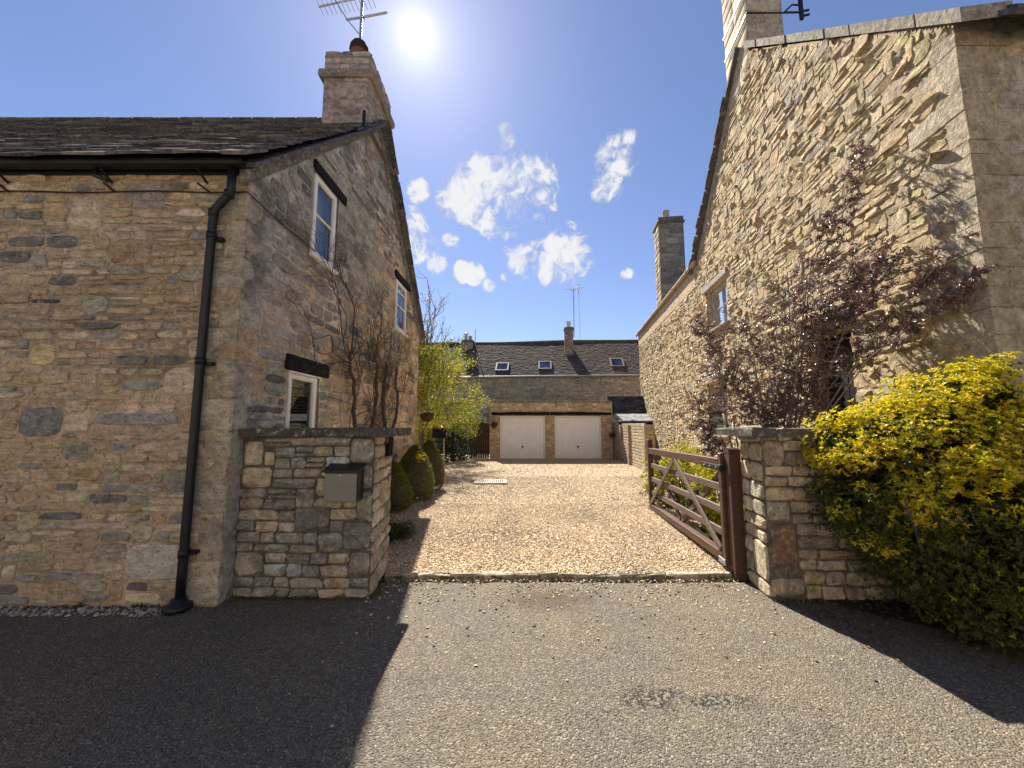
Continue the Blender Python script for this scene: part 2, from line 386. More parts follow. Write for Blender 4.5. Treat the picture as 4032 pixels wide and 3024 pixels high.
def fbm(x, y, o=4): return sum(vnoise(x * 2 ** k, y * 2 ** k) * .5 ** k for k in range(o))
def stone_geo(rng, cx, cy, w, h, relief, n=10, sq=.5, tilt=.5, taper=0., rough=.05, bev=1.0, back=.03, jag=.12):
    a = (np.arange(n) + rng.uniform(-.2, .2, n)) * 2 * np.pi / n + rng.uniform(0, .5)
    ca, sa = np.cos(a), np.sin(a)
    x = np.sign(ca) * np.abs(ca) ** sq * w / 2; y = np.sign(sa) * np.abs(sa) ** sq * h / 2
    x *= 1 + rng.normal(0, rough, n); y *= 1 + rng.normal(0, rough, n)
    x *= 1 + taper * y / (h / 2)
    b = relief * bev
    kx, ky = max(.45, 1 - 2 * b / w), max(.45, 1 - 2 * b / h)
    tx, ty = rng.normal(0, tilt, 2)
    dz = lambda X, Y: relief * (1 + tx * X / w + ty * Y / h)
    P = [np.stack((x, y, np.full(n, -back)), 1), np.stack((x, y, dz(x, y) * .45), 1)]
    xi, yi = x * kx, y * ky; P.append(np.stack((xi, yi, dz(xi, yi) * rng.uniform(1 - jag, 1 + jag, n)), 1))
    P.append(np.array([[rng.normal(0, w * .05), rng.normal(0, h * .05), relief * (1.05 + rng.normal(0, jag * .6))]]))
    V = np.concatenate(P); V[:, 0] += cx; V[:, 1] += cy
    F = []
    for r in range(2):
        for k in range(n): k2 = (k + 1) % n; F.append([r*n+k, r*n+k2, (r+1)*n+k2, (r+1)*n+k])
    for k in range(n): F.append([2*n+k, 2*n+(k+1) % n, 3*n])
    return V, F
def layout(rng, u0, u1, v0, v1, hr, wr, blocked=(), inside=None, gap=.012, jump=.1, split=.0):
    cs = []; v = v0
    while v < v1: h = rng.uniform(*hr); cs.append((v, h)); v += h
    bl = [tuple(q) for q in blocked]; cells = []
    for i, (v, h) in enumerate(cs):
        lo, hi = (u0, u1) if inside is None else inside(v + h * .6)
        if hi - lo < .06: continue
        iv = [(lo, hi)]
        for (a, b_, c, d) in bl:
            if min(d, v + h) - max(c, v) > .22 * h:
                nv = []
                for (p, q) in iv:
                    if b_ <= p or a >= q: nv.append((p, q)); continue
                    if a > p: nv.append((p, a))
                    if b_ < q: nv.append((b_, q))
                iv = nv
        for (p, q) in iv:
            u = p
            while q - u > .035:
                w = rng.uniform(*wr) if rng.random() > .12 else wr[1] * rng.uniform(1, 1.5)
                if q - (u + w) < wr[0] * .75: w = q - u
                hh = h
                if rng.random() < jump and i + 1 < len(cs) and w < (h + cs[i+1][1]) * 2.2:
                    hh = h + cs[i+1][1]; bl.append((u, u + w, v + h, v + hh))
                if rng.random() < split and hh == h and w > .12:
                    t = rng.uniform(.4, .6)
                    cells.append((u + w/2, v + h*t/2, w - gap, h*t - gap)); cells.append((u + w/2, v + h*(1+t)/2, w - gap, h*(1-t) - gap))
                else: cells.append((u + w/2, v + hh/2, w - gap, hh - gap))
                u += w
    return cells
class Wall:
    """stones collected for one wall plane, written as parts (largest in view) and one joined rest"""
    def __init__(s, P0, U, N, mat): s.P0 = np.array(P0, float); s.U = np.array(U, float); s.U /= np.linalg.norm(s.U); s.N = np.array(N, float); s.N /= np.linalg.norm(s.N); s.mat = mat; s.items = []; s.Vv = np.array([0, 0, 1.])
    def w(s, L): return s.P0 + L[:, :1] * s.U + L[:, 1:2] * s.Vv + L[:, 2:3] * s.N
    def put(s, rng, cell, relief, col, **kw):
        cu, cv, w, h = cell
        if w < .02 or h < .015: return
        V, F = stone_geo(rng, cu, cv, w, h, relief, **kw)
        Wd = s.w(V); c = Wd.mean(0); d = CAMP - c
        s.items.append((view_size(c, w * h * max(.02, abs(d @ s.N) / np.linalg.norm(d))), Wd, F, col))
def emit(walls, limit, rest='rubble_stones', name='stone', smooth=True):
    """walls: list of (Wall, parent)"""
    allv = sorted([it[0] for w_, p in walls for it in w_.items], reverse=True)
    th = allv[limit] if len(allv) > limit else -1
    for w_, p in walls:
        mb = MB()
        for sc_, V, F, col in w_.items:
            if sc_ > th: link(name, V, F, np.broadcast_to(np.array(col), (len(V), 3)), w_.mat, p, smooth)
            else: mb.add(V, F, col)
        if mb.n: stuff(mb.obj(rest, w_.mat, p, smooth))
def pick(rng, pal, var=.12):
    i = rng.choice(len(pal), p=np.array([q[0] for q in pal]) / sum(q[0] for q in pal))
    c = np.array(pal[i][1]) * rng.uniform(1 - var, 1 + var); return np.clip(c * (1 + rng.normal(0, .025, 3)), .01, .9)
def panel(mb, P0, U, N, ub, top, openings, bottom=-.05, reveal=.18, col=(.4, .3, .2), off=0.):
    """wall face with openings and their reveals; ub = u breaks, top(u) piecewise linear between breaks"""
    P0 = np.array(P0, float); U = np.array(U, float); U /= np.linalg.norm(U); N = np.array(N, float); N /= np.linalg.norm(N)
    Z = np.array([0, 0, 1.]); pt = lambda u, v, d=0.: P0 + U * u + Z * v + N * (d + off)
    us = sorted(set(list(ub) + [q for o_ in openings for q in o_[:2]]))
    flip = np.dot(np.cross(U, Z), N) < 0
    def quad(a, b_, c, d): mb.add([a, b_, c, d], [[3, 2, 1, 0] if flip else [0, 1, 2, 3]], col)
    for a, b_ in zip(us[:-1], us[1:]):
        ops = sorted([(o_[2], o_[3]) for o_ in openings if o_[0] <= a + 1e-6 and o_[1] >= b_ - 1e-6]); v = bottom
        for lo, hi in ops: quad(pt(a, v), pt(b_, v), pt(b_, lo), pt(a, lo)); v = hi
        quad(pt(a, v), pt(b_, v), pt(b_, top(b_)), pt(a, top(a)))
    for (a, b_, lo, hi) in openings:
        for (p, q) in (((a, lo), (b_, lo)), ((b_, lo), (b_, hi)), ((b_, hi), (a, hi)), ((a, hi), (a, lo))):
            mb.add([pt(*p), pt(*q), pt(*q, -reveal), pt(*p, -reveal)], [[0, 1, 2, 3]], col)
def lerp_top(pts):
    xs = [p[0] for p in pts]; zs = [p[1] for p in pts]; return lambda u: float(np.interp(u, xs, zs))
def frameR(U, N): # columns: along, normal, up
    U = np.array(U, float); U /= np.linalg.norm(U); N = np.array(N, float); N /= np.linalg.norm(N); return np.stack((U, N, np.array([0, 0, 1.])), 1)

def slates(parent, E0, U, S, N, length, slope_len, rows, wr, thick, mat, col, rng, limit=0, name='slate', jit=1.0, bow=None):
    """courses of slates from eave up; E0 eave start point; S up-slope unit"""
    E0 = np.array(E0, float); U = np.array(U, float); S = np.array(S, float); N = np.array(N, float); s = 0.; items = []
    ri = 0
    while s < slope_len - .01:
        ex = rows(s / slope_len); u = -rng.uniform(0, wr[0])
        while u < length:
            w = rng.uniform(*wr)
            a, b_ = max(u, 0), min(u + w - .006, length)
            if b_ - a > .03:
                L = min(ex * 1.9, slope_len - s + .03)
                t = thick * rng.uniform(.7, 1.35); ov = rng.normal(0, ex * .09 * jit)
                P = []
                for (uu, ss, dn) in ((a, -ov, 0), (b_, -ov + rng.normal(0, ex*.06*jit), 0), (b_, L, 0), (a, L, 0)):
                    lift = thick * 1.5 if ss < L * .5 else 0
                    P.append((uu, s + ss, lift))
                P = np.array(P); Q = np.concatenate((P, P + np.array([0, 0, t]))); Q += rng.normal(0, .003 * jit, Q.shape)
                if bow is not None: Q[:, 2] += bow(Q[:, 0], Q[:, 1])
                Wd = E0 + Q[:, :1] * U + Q[:, 1:2] * S + Q[:, 2:3] * N
                c = Wd.mean(0); items.append((view_size(c, (b_ - a) * ex), Wd, col(rng)))
            u += w
        s += ex; ri += 1
    F = [[3, 2, 1, 0], [4, 5, 6, 7], [0, 1, 5, 4], [1, 2, 6, 5], [2, 3, 7, 6], [3, 0, 4, 7]]
    order = sorted([i[0] for i in items], reverse=True); th = order[limit] if len(order) > limit else -1
    if limit == 0: th = 1e9
    mb = MB()
    for sc_, V, c in items:
        if sc_ > th: link(name, V, F, np.broadcast_to(c, (8, 3)), mat, parent)
        else: mb.add(V, F, c)
    if mb.n: stuff(mb.obj('slate_courses', mat, parent))

# ------------------------------------------------------------------ foliage
def leaf_arrays(rng, P, D, L, Wd, up=None, fold=.15):
    n = len(P); D = D / (np.linalg.norm(D, axis=1)[:, None] + 1e-9)
    R = rng.normal(size=(n, 3)) if up is None else up + rng.normal(0, .35, (n, 3))
    S = np.cross(D, R); S /= np.linalg.norm(S, axis=1)[:, None] + 1e-9; Nn = np.cross(S, D)
    L = L[:, None]; Wd = Wd[:, None]
    return np.stack((P, P + D*L*.45 + S*Wd*.5 + Nn*L*fold, P + D*L - Nn*L*fold*.3, P + D*L*.45 - S*Wd*.5 + Nn*L*fold), 1)
def leaves_obj(name, Q, C, mat, parent, extra=None):
    n = len(Q); V = Q.reshape(-1, 3); F = np.arange(n * 4).reshape(n, 4); Cc = np.repeat(C, 4, axis=0)
    return link(name, V, F, Cc, mat, parent)
def sphere_dirs(rng, n):
    v = rng.normal(size=(n, 3)); return v / np.linalg.norm(v, axis=1)[:, None]
def mixcols(rng, n, pal, var=.18):
    p = np.array([q[0] for q in pal], float); p /= p.sum(); i = rng.choice(len(pal), n, p=p)
    return np.clip(np.array([q[1] for q in pal])[i] * rng.uniform(1 - var, 1 + var, (n, 1)) * rng.normal(1, .05, (n, 3)), .003, .9)
def rosettes(rng, C, Dr, k, L, Wd, pal, spread=.9):
    """k leaves fanning round each axis"""
    n = len(C); P = np.repeat(C, k, 0); A = np.repeat(Dr, k, 0)
    R = rng.normal(size=A.shape); R -= A * (R * A).sum(1)[:, None]; R /= np.linalg.norm(R, axis=1)[:, None]
    D = A * rng.uniform(.35, 1.0, (n * k, 1)) + R * spread
    Q = leaf_arrays(rng, P, D, rng.uniform(*L, n * k), rng.uniform(*Wd, n * k), A)
    c = np.repeat(mixcols(rng, n, pal), k, 0) * rng.uniform(.85, 1.15, (n * k, 1)); return Q, np.clip(c, .003, .9)
def grow(rng, mb, p, d, L, r, depth, seg=5, curl=.25, kids=(2, 3), shrink=.68, up=.1, tips=None, bound=None, n=5, col=(.5, .5, .5)):
    pts = [np.array(p, float)]; d = np.array(d, float); d /= np.linalg.norm(d)
    for i in range(seg):
        d = d + rng.normal(0, curl, 3) + np.array([0, 0, up]); d /= np.linalg.norm(d)
        q = pts[-1] + d * L / seg
        if bound is not None: q, d = bound(q, d)
        pts.append(q)
    mb.tube(pts, np.linspace(r, r * .6, seg + 1), n, col, cap=False)
    if tips is not None:
        for i in range(1, seg + 1): tips.append((pts[i], d.copy(), depth))
    if depth == 0: return
    for k in range(rng.integers(kids[0], kids[1] + 1)):
        i = rng.integers(max(1, seg // 2), seg + 1)
        dd = d + rng.normal(0, .75, 3); grow(rng, mb, pts[i], dd, L * shrink * rng.uniform(.7, 1.15), r * .6, depth - 1, seg, curl, kids, shrink, up, tips, bound, n, col)

def wall_grid(mb, P0, U, N, us, vs, top, openings, relief, colf):
    """uneven pointed surface of a wall as a fine relief grid added to mb"""
    P0 = np.array(P0, float); U = np.array(U, float); U = U / np.linalg.norm(U); N = np.array(N, float); N = N / np.linalg.norm(N)
    UU, VV = np.meshgrid(us, vs, indexing='ij'); TT = np.array([top(u) for u in us])[:, None]; ok = VV < TT
    for a, b_, c, d in openings: ok &= ~((UU > a - .01) & (UU < b_ + .01) & (VV > c - .01) & (VV < d + .01))
    ii, jj = np.nonzero(ok[:-1, :-1] & ok[1:, :-1] & ok[:-1, 1:] & ok[1:, 1:]); nv = len(vs)
    G = P0 + UU.reshape(-1, 1) * U + relief(UU, VV).reshape(-1, 1) * N + VV.reshape(-1, 1) * np.array([0, 0, 1.])
    k0 = ii * nv + jj + mb.n; mb.v.append(G); mb.c.append(colf(UU, VV).reshape(-1, 3)); mb.n += len(G)
    mb.f += np.stack((k0, k0 + 1, k0 + nv + 1, k0 + nv), 1).tolist()
def blend(t, a, b): t = np.clip(t, 0, 1)[..., None]; return np.array(a) * (1 - t) + np.array(b) * t
def tufts(rng, blobs, nt_, k, size, up=.5):
    """shoot tufts over a set of ellipsoids: k shoot points crowded on the outer side of each tuft"""
    w = np.array([b[3] * b[4] for b in blobs]); w = w / w.sum(); C, A = [], []
    for (bx, by, bz, br, bh), q in zip(blobs, w):
        n = int(nt_ * q); d = sphere_dirs(rng, n); P = np.array([bx, by, bz]) + d * np.array([br, br, bh]) * rng.normal(.98, .09, (n, 1))
        keep = P[:, 2] > .05
        for (cx, cy, cz, r2, h2) in blobs: keep &= (((P - np.array([cx, cy, cz])) / np.array([r2, r2, h2])) ** 2).sum(1) > .52
        C.append(P[keep]); A.append((d / np.array([br, br, bh]) * br + np.array([0, 0, up]))[keep])
    C = np.concatenate(C); A = np.concatenate(A); A /= np.linalg.norm(A, axis=1)[:, None]; n = len(C)
    sz = rng.uniform(*size, n); g = sphere_dirs(rng, n * k) * rng.uniform(.3, 1, (n * k, 1)) ** .5; Ar = np.repeat(A, k, 0)
    g += Ar * .5; P = np.repeat(C, k, 0) + g * np.repeat(sz, k)[:, None] * np.array([1, 1, .75])
    D = Ar * .8 + g * .7 + np.array([0, 0, .3]); D /= np.linalg.norm(D, axis=1)[:, None]; return C, P, D, np.repeat(np.arange(n), k)

# ================================================================== THE SETTING
rng = np.random.default_rng(11)
M['dry2'] = stone_mat('warm_wall_stone', 1.2, .32, (.12, .10, .08), .40, (.60, .54, .43), 1.0, .022, gscale=5)
structure(MB().add([(-300, -300, -.09), (300, -300, -.09), (300, 300, -.09), (-300, 300, -.09)], [[0, 1, 2, 3]]).obj('ground', M['soil'], origin=(0, 0, -.09)))
structure(MB().add([(-40, -14, 0), (40, -14, 0), (40, 3.97, 0)] + [(x_, 3.97 + rng.normal(0, .012), 0) for x_ in np.linspace(3.4, -1.6, 60)] + [(-40, 3.97, 0)], [list(range(64))]).obj('lane', M['asphalt'], origin=(0, 0, 0)))
structure(MB().add([(-2.75, 4.12, .035), (5.2, 4.12, .035), (8.5, 23.2, .035), (-9, 23.2, .035), (-9, 9.6, .035), (-2.75, 9.6, .035)], [[0, 1, 2, 3, 4, 5]]).obj('driveway', M['gravelbed'], origin=(0, 10, .035)))
structure(MB().add([(2.75, 3.60, .008), (3.0, 3.30, .008), (3.5, 2.9, .008), (4.3, 2.5, .008), (6.5, 2.2, .008), (6.5, 3.60, .008)], [[0, 1, 2, 3, 4, 5]]).obj('verge', M['soil'], origin=(4, 3, .008)))

# driveway edging blocks
ed = thing('driveway_edging', 'row of pale worn edging setts between gravel and tarmac', 'edging', (.5, 4.1, 0))
structure(MB().add([(-1.7, 3.8, -.065), (3.4, 3.8, -.065), (3.4, 4.3, -.065), (-1.7, 4.3, -.065)], [[0, 1, 2, 3]]).obj('gutter_channel', M['soil'], origin=(1, 4, -.065)))
x = -1.30
while x < 2.22:
    w = rng.uniform(.16, .34); w = min(w, 2.24 - x)
    if w < .05: break
    mb = MB(); mb.bbox((x + w/2, 4.115 + rng.normal(0, .009), -.012 + rng.normal(0, .007)), (w + .004, .075, .10), .014, np.array(Matrix.Rotation(rng.normal(0, .02), 3, 'Z')), np.array((.36, .31, .23)) * rng.uniform(.75, 1.15))
    V_ = mb.v[0]; V_ += rng.normal(0, .004, V_.shape); mb.obj('sett', M['dry2'], ed); x += w

# loose gravel: individually modelled stones, one mass
def pebbles(rng, X, Y, z, size, pal, flat=.55):
    n = len(X); O = np.array([[1,0,0],[0,1,0],[-1,0,0],[0,-1,0],[0,0,1],[0,0,-1]], float)
    V = np.repeat(O[None], n, 0) * rng.uniform(.65, 1.25, (n, 6, 1))
    s = rng.uniform(*size, (n, 1)); V *= (s * np.stack((np.ones(n), rng.uniform(.6, 1, n), rng.uniform(flat*.7, flat*1.2, n)), 1))[:, None, :]
    a = rng.uniform(0, 6.28, n); ca, sa = np.cos(a)[:, None], np.sin(a)[:, None]
    tx, ty = rng.normal(0, .3, (n, 1)), rng.normal(0, .3, (n, 1))
    x, y = V[..., 0] * ca - V[..., 1] * sa, V[..., 0] * sa + V[..., 1] * ca
    zz = V[..., 2] + x * tx + y * ty
    V = np.stack((x + X[:, None], y + Y[:, None], zz + z + s * .25), 2).reshape(-1, 3)
    T = np.array([[0,1,4],[1,2,4],[2,3,4],[3,0,4],[1,0,5],[2,1,5],[3,2,5],[0,3,5]])
    F = (np.arange(n)[:, None, None] * 6 + T[None]).reshape(-1, 3)
    return V, F, np.repeat(mixcols(rng, n, pal, .22), 6, 0)
GP = [(3, (.46, .335, .185)), (3, (.53, .405, .24)), (2.0, (.60, .50, .345)), (1.5, (.36, .235, .12)), (1.0, (.24, .165, .10)), (.7, (.70, .63, .51))]
Xs, Ys = [], []
for n_, y0, y1 in ((62000, 4.11, 7.6), (34000, 7.6, 11.5), (20000, 11.5, 17.3)):
    Y = rng.uniform(y0, y1, n_); X = rng.uniform(-2.4, 1, n_); X = -2.42 + (X + 2.4) / 3.4 * (np.minimum(4.3 + .13 * (Y - 4), 5.2) + 2.42)
    k = ~((X < -1.30) & (Y < 4.45)) & ~((X > 2.25) & (Y < 4.2)); Xs.append(X[k]); Ys.append(Y[k])
X = np.concatenate(Xs); Y = np.concatenate(Ys)
V, F, C = pebbles(rng, X, Y, .036, (.008, .018), GP); C = C * (1.05 + .22 * fbm(V[:, 0] * .9, V[:, 1] * .9) - .14 * np.exp(-((np.abs(V[:, 0] - .62) - .72) / .2) ** 2))[:, None]
g = stuff(link('gravel', V, F, C, M['pebble'], None)); tag(g, 'loose honey coloured gravel covering the whole driveway', 'gravel')
n_ = 900; X = rng.uniform(-6.5, -2.75, n_); Y = rng.uniform(3.30, 3.46, n_)
V, F, C = pebbles(rng, X, Y, .0, (.010, .024), [(2, (.34, .31, .27)), (1, (.45, .40, .33)), (1, (.22, .20, .18))])
g = stuff(link('pebbles', V, F, C, M['pebble'], None)); tag(g, 'strip of grey pebbles along the foot of the left cottage wall', 'pebbles')
# stray chippings on the lane
n_ = 1500; Y = 4.04 - np.abs(rng.exponential(.33, n_)); X = rng.uniform(-1.3, 2.3, n_); k = Y > .9
V, F, C = pebbles(rng, X[k], Y[k], .0, (.005, .016), GP + [(3, (.05, .045, .045))])
g = stuff(link('chippings', V, F, C, M['pebble'], None)); tag(g, 'stray stone chippings scattered over the tarmac lane', 'chippings')

# ================================================================== LEFT COTTAGE
GU = np.array([.029, 1, 0]); GU /= np.linalg.norm(GU); GN = np.array([GU[1], -GU[0], 0])
GX = lambda y: -2.53 + .029 * (y - 3.47)
cot = thing('stone_cottage', 'left rubble stone cottage with dark stone slate roof, black gutter and white windows', 'house', (-5.6, 6.5, 0))
MORT = (.385, .29, .19)
# front wall
mb = MB(); panel(mb, (-9.5, 3.47, 0), (1, 0, 0), (0, -1, 0), [0, 6.97], lambda u: 4.05, [], col=MORT, off=-.012)
wall_grid(mb, (-9.5, 3.47, 0), (1, 0, 0), (0, -1, 0), np.arange(3.0, 6.98, .045), np.arange(-.05, 4.04, .045), lambda u: 4.05, [], lambda u, v: .0035 * fbm(u * 4, v * 8), lambda u, v: blend(.5 + .9 * fbm(u * 1.1 + 5, v * 1.8), (.325, .268, .195), (.385, .298, .20)) * (1 - .28 * np.clip(fbm(u * 1.3 + 40, v * 2.4 + 7) * 2.2 - .5, 0, 1))[..., None])
fw = mb.obj('front_wall', M['mortar'], cot)
# gable wall
YR, ZR, YB = 6.45, 6.93, 9.52
gtop = lerp_top([(0, 3.92), (YR - 3.47, ZR), (YB - 3.47, 3.78)])
OPG = [(4.56 - 3.47, 5.12 - 3.47, 3.68, 4.74), (4.28 - 3.47, 4.87 - 3.47, 1.10, 2.14), (7.72 - 3.47, 8.42 - 3.47, 3.55, 4.58)]
mb = MB(); panel(mb, (-2.53, 3.47, 0), GU, GN, [0, YR - 3.47, YB - 3.47], gtop, OPG, reveal=.16, col=(.33, .27, .19), off=-.015)
def gcol(u, v):
    warm = (u - 1.2) * .34 - (v - 2.2) * .36 + .9 * fbm(u * .9, v * .9); c = blend(warm * 1.2 + .35, (.285, .27, .235), (.40, .295, .185))
    c = c * (1 - .50 * np.clip(fbm(u * 1.6 + 9, v * 2.1) * 2.4 - .35, 0, 1))[..., None]
    return blend(np.clip(fbm(u * 2.3 + 31, v * 1.9 + 3) * 2.2 - .55, 0, 1) * (warm < .4) * .55, c, (.46, .445, .40)) if False else c + (np.clip(fbm(u * 2.3 + 31, v * 1.9 + 3) * 2.2 - .6, 0, 1) * .12)[..., None]
wall_grid(mb, (-2.53, 3.47, 0), GU, GN, np.arange(0, YB - 3.47 + .01, .05), np.arange(-.05, 7.0, .05), gtop, OPG, lambda u, v: .009 * fbm(u * 4, v * 6), gcol)
gw = mb.obj('gable_wall', M['gable'], cot)
mb = MB(); mb.add([(-9.5, 9.52, 0), (-2.36, 9.52, 0), (-2.36, 9.52, 3.8), (-9.5, 9.52, 3.8)], [[0, 1, 2, 3]], (.35, .28, .2))
mb.add([(-9.5, 3.47, 0), (-9.5, 9.52, 0), (-9.5, 9.52, 3.8), (-9.5, YR, ZR), (-9.5, 3.47, 3.9)], [[0, 1, 2, 3, 4]], (.35, .28, .2))
mb.obj('rear_walls', M['mortar'], cot)
# front stones
PF = [(4.2, (.345, .268, .172)), (3.0, (.375, .302, .205)), (1.8, (.275, .25, .20)), (.35, (.14, .137, .127)), (1.8, (.445, .378, .275)), (.3, (.34, .24, .15)), (1.0, (.215, .208, .188))]
fwall = Wall((-9.5, 3.47, 0), (1, 0, 0), (0, -1, 0), M['flush'])
DK, PL, OC, GY, BR, AS = (.135, .133, .126), (.45, .375, .27), (.48, .38, .215), (.24, .236, .222), (.30, .22, .14), (.36, .345, .295)
EX = [(-4.23,-3.92,3.38,3.73,PL,-.30),(-3.8,-3.4,3.03,3.31,BR,0),(-4.77,-4.43,3.22,3.33,DK,0),(-4.41,-4.11,3.21,3.34,DK,0),(-4.84,-4.54,3.06,3.19,DK,0),(-4.35,-4.08,2.84,2.94,DK,0),
      (-4.49,-4.21,2.67,2.72,(.07,.07,.075),0),(-3.64,-3.33,2.09,2.19,DK,0),(-3.3,-2.99,2.09,2.19,(.13,.13,.125),0),(-4.42,-4.19,2.09,2.29,OC,0),(-4.02,-3.77,1.83,2.07,(.40,.31,.21),0),(-3.17,-2.84,1.81,2.07,PL,0),
      (-3.55,-3.18,1.86,1.95,GY,0),(-3.77,-3.0,1.54,1.66,GY,0),(-3.35,-2.84,.21,.52,AS,0),(-4.44,-4.05,1.44,1.71,(.17,.17,.165),0)]
blk = []; gblk0 = []
z = .0; side = 1
while z < 3.88:
    h = min(rng.uniform(.26, .42), 3.90 - z); wf_, wg_ = ((.30, .22) if side else (.20, .38)); wf_ *= rng.uniform(.88, 1.12); wg_ *= rng.uniform(.88, 1.12); side = 1 - side
    mb = MB(); pr = .002 + rng.uniform(0, .005); mb.bbox((-2.53 + pr - (wf_ + pr) / 2, 3.47 - pr + (wg_ + pr) / 2, z + h / 2), (wf_ + pr, wg_ + pr, h - .010), .012, None, np.array((.315, .285, .225)) * rng.uniform(.78, 1.15)); V_ = mb.v[0]; V_ += rng.normal(0, .0025, V_.shape)
    mb.obj('quoin', M['gable'], cot); blk.append((6.97 - wf_ - .012, 7.2, z, z + h)); gblk0.append((-.1, wg_ + .012, z, z + h)); z += h
for a, b_, c, d, col, tp in EX:
    cu, w, h = (a + b_) / 2 + 9.5, b_ - a, d - c; blk.append((a + 9.5 - .01, b_ + 9.5 + .01, c - .005, d + .005))
    fwall.put(rng, (cu, (c + d) / 2, w - .012, h - .012), .010 if col is not AS else .014, np.array(col) * rng.uniform(.92, 1.08), n=14, sq=.38 if a > -2.98 or col is AS else .55, tilt=.2, taper=tp, rough=.03, bev=.9)
for cell in layout(rng, 3.2, 6.95, .02, 3.92, (.062, .112), (.12, .34), blk, gap=.020, jump=.07, split=.10):
    cu, cv, w, h = cell; cv += .012 * math.sin(cu * 2.3 + cv * 1.7) + .006 * math.sin(cu * 7)
    fwall.put(rng, (cu, cv, w, h), rng.uniform(.004, .017), pick(rng, PF), n=10, sq=rng.uniform(.34, .72), tilt=.5, rough=.10, taper=rng.normal(0, .08), bev=.6, jag=.3)
# gable stones: lime-washed grey towards the street, warmer towards the yard
gwall = Wall((-2.53, 3.47, 0), GU, GN, M['gable'])
PG1 = [(3, (.265, .25, .22)), (2, (.215, .205, .185)), (1.4, (.135, .13, .122)), (1, (.33, .31, .27))]
PG2 = [(3, (.37, .275, .175)), (2, (.42, .33, .215)), (1.0, (.24, .21, .17)), (.7, (.15, .14, .125)), (.7, (.46, .38, .27))]
def gin(v):
    lo = 0 if v < 3.92 else (v - 3.92) / (ZR - 3.92) * (YR - 3.47)
    hi = YB - 3.47 if v < 3.78 else (YB - 3.47) - (v - 3.78) / (ZR - 3.78) * (YB - YR)
    return lo + (.0 if v < 3.9 else .1), hi - .1
gblk = [(a - .05, b_ + .05, c - .07, d + .02) for a, b_, c, d in OPG] + [(4.50 - 3.47, 5.36 - 3.47, 4.74, 4.90), (4.17 - 3.47, 5.12 - 3.47, 2.12, 2.36), (7.58 - 3.47, 8.66 - 3.47, 4.56, 4.76)]
gblk += gblk0
for cell in layout(rng, .0, YB - 3.47, .02, 6.9, (.10, .19), (.16, .52), gblk, gin, gap=.022, jump=.08, split=.08):
    cu, cv, w, h = cell; warm = (cu - 1.2) * .30 - (cv - 2.2) * .33 + rng.normal(0, .22)
    gwall.put(rng, cell, rng.uniform(.002, .016), pick(rng, PG2 if warm > .25 else PG1) * (1 - .3 * np.clip(float(fbm(cu * 1.6 + 9, cv * 2.1)) * 2.4 - .35, 0, 1)), n=10, sq=rng.uniform(.45, .75), tilt=.5, rough=.07, bev=1.0)
emit([(fwall, fw), (gwall, gw)], 290, smooth=False)

# roof: stone slates in diminishing courses
sl_ = math.hypot(YR - 3.28, ZR + .10 - 3.99); S = np.array([0, (YR - 3.28) / sl_, (ZR + .10 - 3.99) / sl_]); N_ = np.array([0, -S[2], S[1]])
mb = MB(); th = .05
for (ya, za, yb, zb) in ((3.40, 3.98, YR, ZR + .02), (9.66, 3.68, YR, ZR + .04)):
    mb.hexa([(-9.7, ya, za), (-2.42 if ya < 5 else -2.27, ya, za), (-2.33, yb, zb), (-9.7, yb, zb), (-9.7, ya, za + th), (-2.42 if ya < 5 else -2.27, ya, za + th), (-2.33, yb, zb + th), (-9.7, yb, zb + th)], (.10, .09, .095))
roof = mb.obj('roof', M['slate'], cot)
SLC = lambda r: np.array([(.085, .078, .082), (.12, .108, .10), (.065, .062, .07), (.16, .15, .13)][r.choice(4, p=[.4, .3, .2, .1])]) * r.uniform(.8, 1.2)
slates(roof, (-9.7, 3.255, 3.955), (1, .0, 0), S, N_, 7.28, sl_, lambda t: .215 - .115 * t, (.18, .42), .022, M['slate'], SLC, rng, 300, bow=lambda u, s: .010 * np.sin(u * 1.1 + s) + .004)
# rear slope verge slates seen edge on
sl2 = math.hypot(9.70 - YR, ZR + .1 - 3.72); S2 = np.array([0, -(9.70 - YR) / sl2, (ZR + .10 - 3.72) / sl2]); N2 = np.array([0, S2[2], -S2[1]])
slates(roof, (-3.4, 9.70, 3.74), (1, 0, 0), S2, N2, 1.17, sl2, lambda t: .2 - .1 * t, (.2, .4), .022, M['slate'], SLC, rng, 0)
mb = MB(); x = -9.7
while x < -3.25:
    w = rng.uniform(.35, .5); mb.bbox((x + w / 2, YR, ZR + .10 + rng.normal(0, .003)), (w + .01, .24, .08), .035, None, np.array((.11, .105, .09)) * rng.uniform(.8, 1.3)); x += w
mb.obj('ridge_tiles', M['slate'], roof)
# mortar verge under the front slope slates
mb = MB(); vp = []
for y, zt in ((3.40, 3.93), (4.6, 5.16), (YR, ZR + .03), (8.0, 5.31), (9.6, 3.70)):
    vp.append((y, zt))
for (ya, za), (yb, zb) in zip(vp[:-1], vp[1:]):
    mb.hexa([(GX(ya) - .05, ya, za - .11), (GX(ya) + .03, ya, za - .11), (GX(yb) + .03, yb, zb - .11), (GX(yb) - .05, yb, zb - .11),
             (GX(ya) - .05, ya, za + .03), (GX(ya) + .055, ya, za + .03), (GX(yb) + .055, yb, zb + .03), (GX(yb) - .05, yb, zb + .03)], (.17, .16, .145))
mb.obj('verge_mortar', M['coping'], roof)

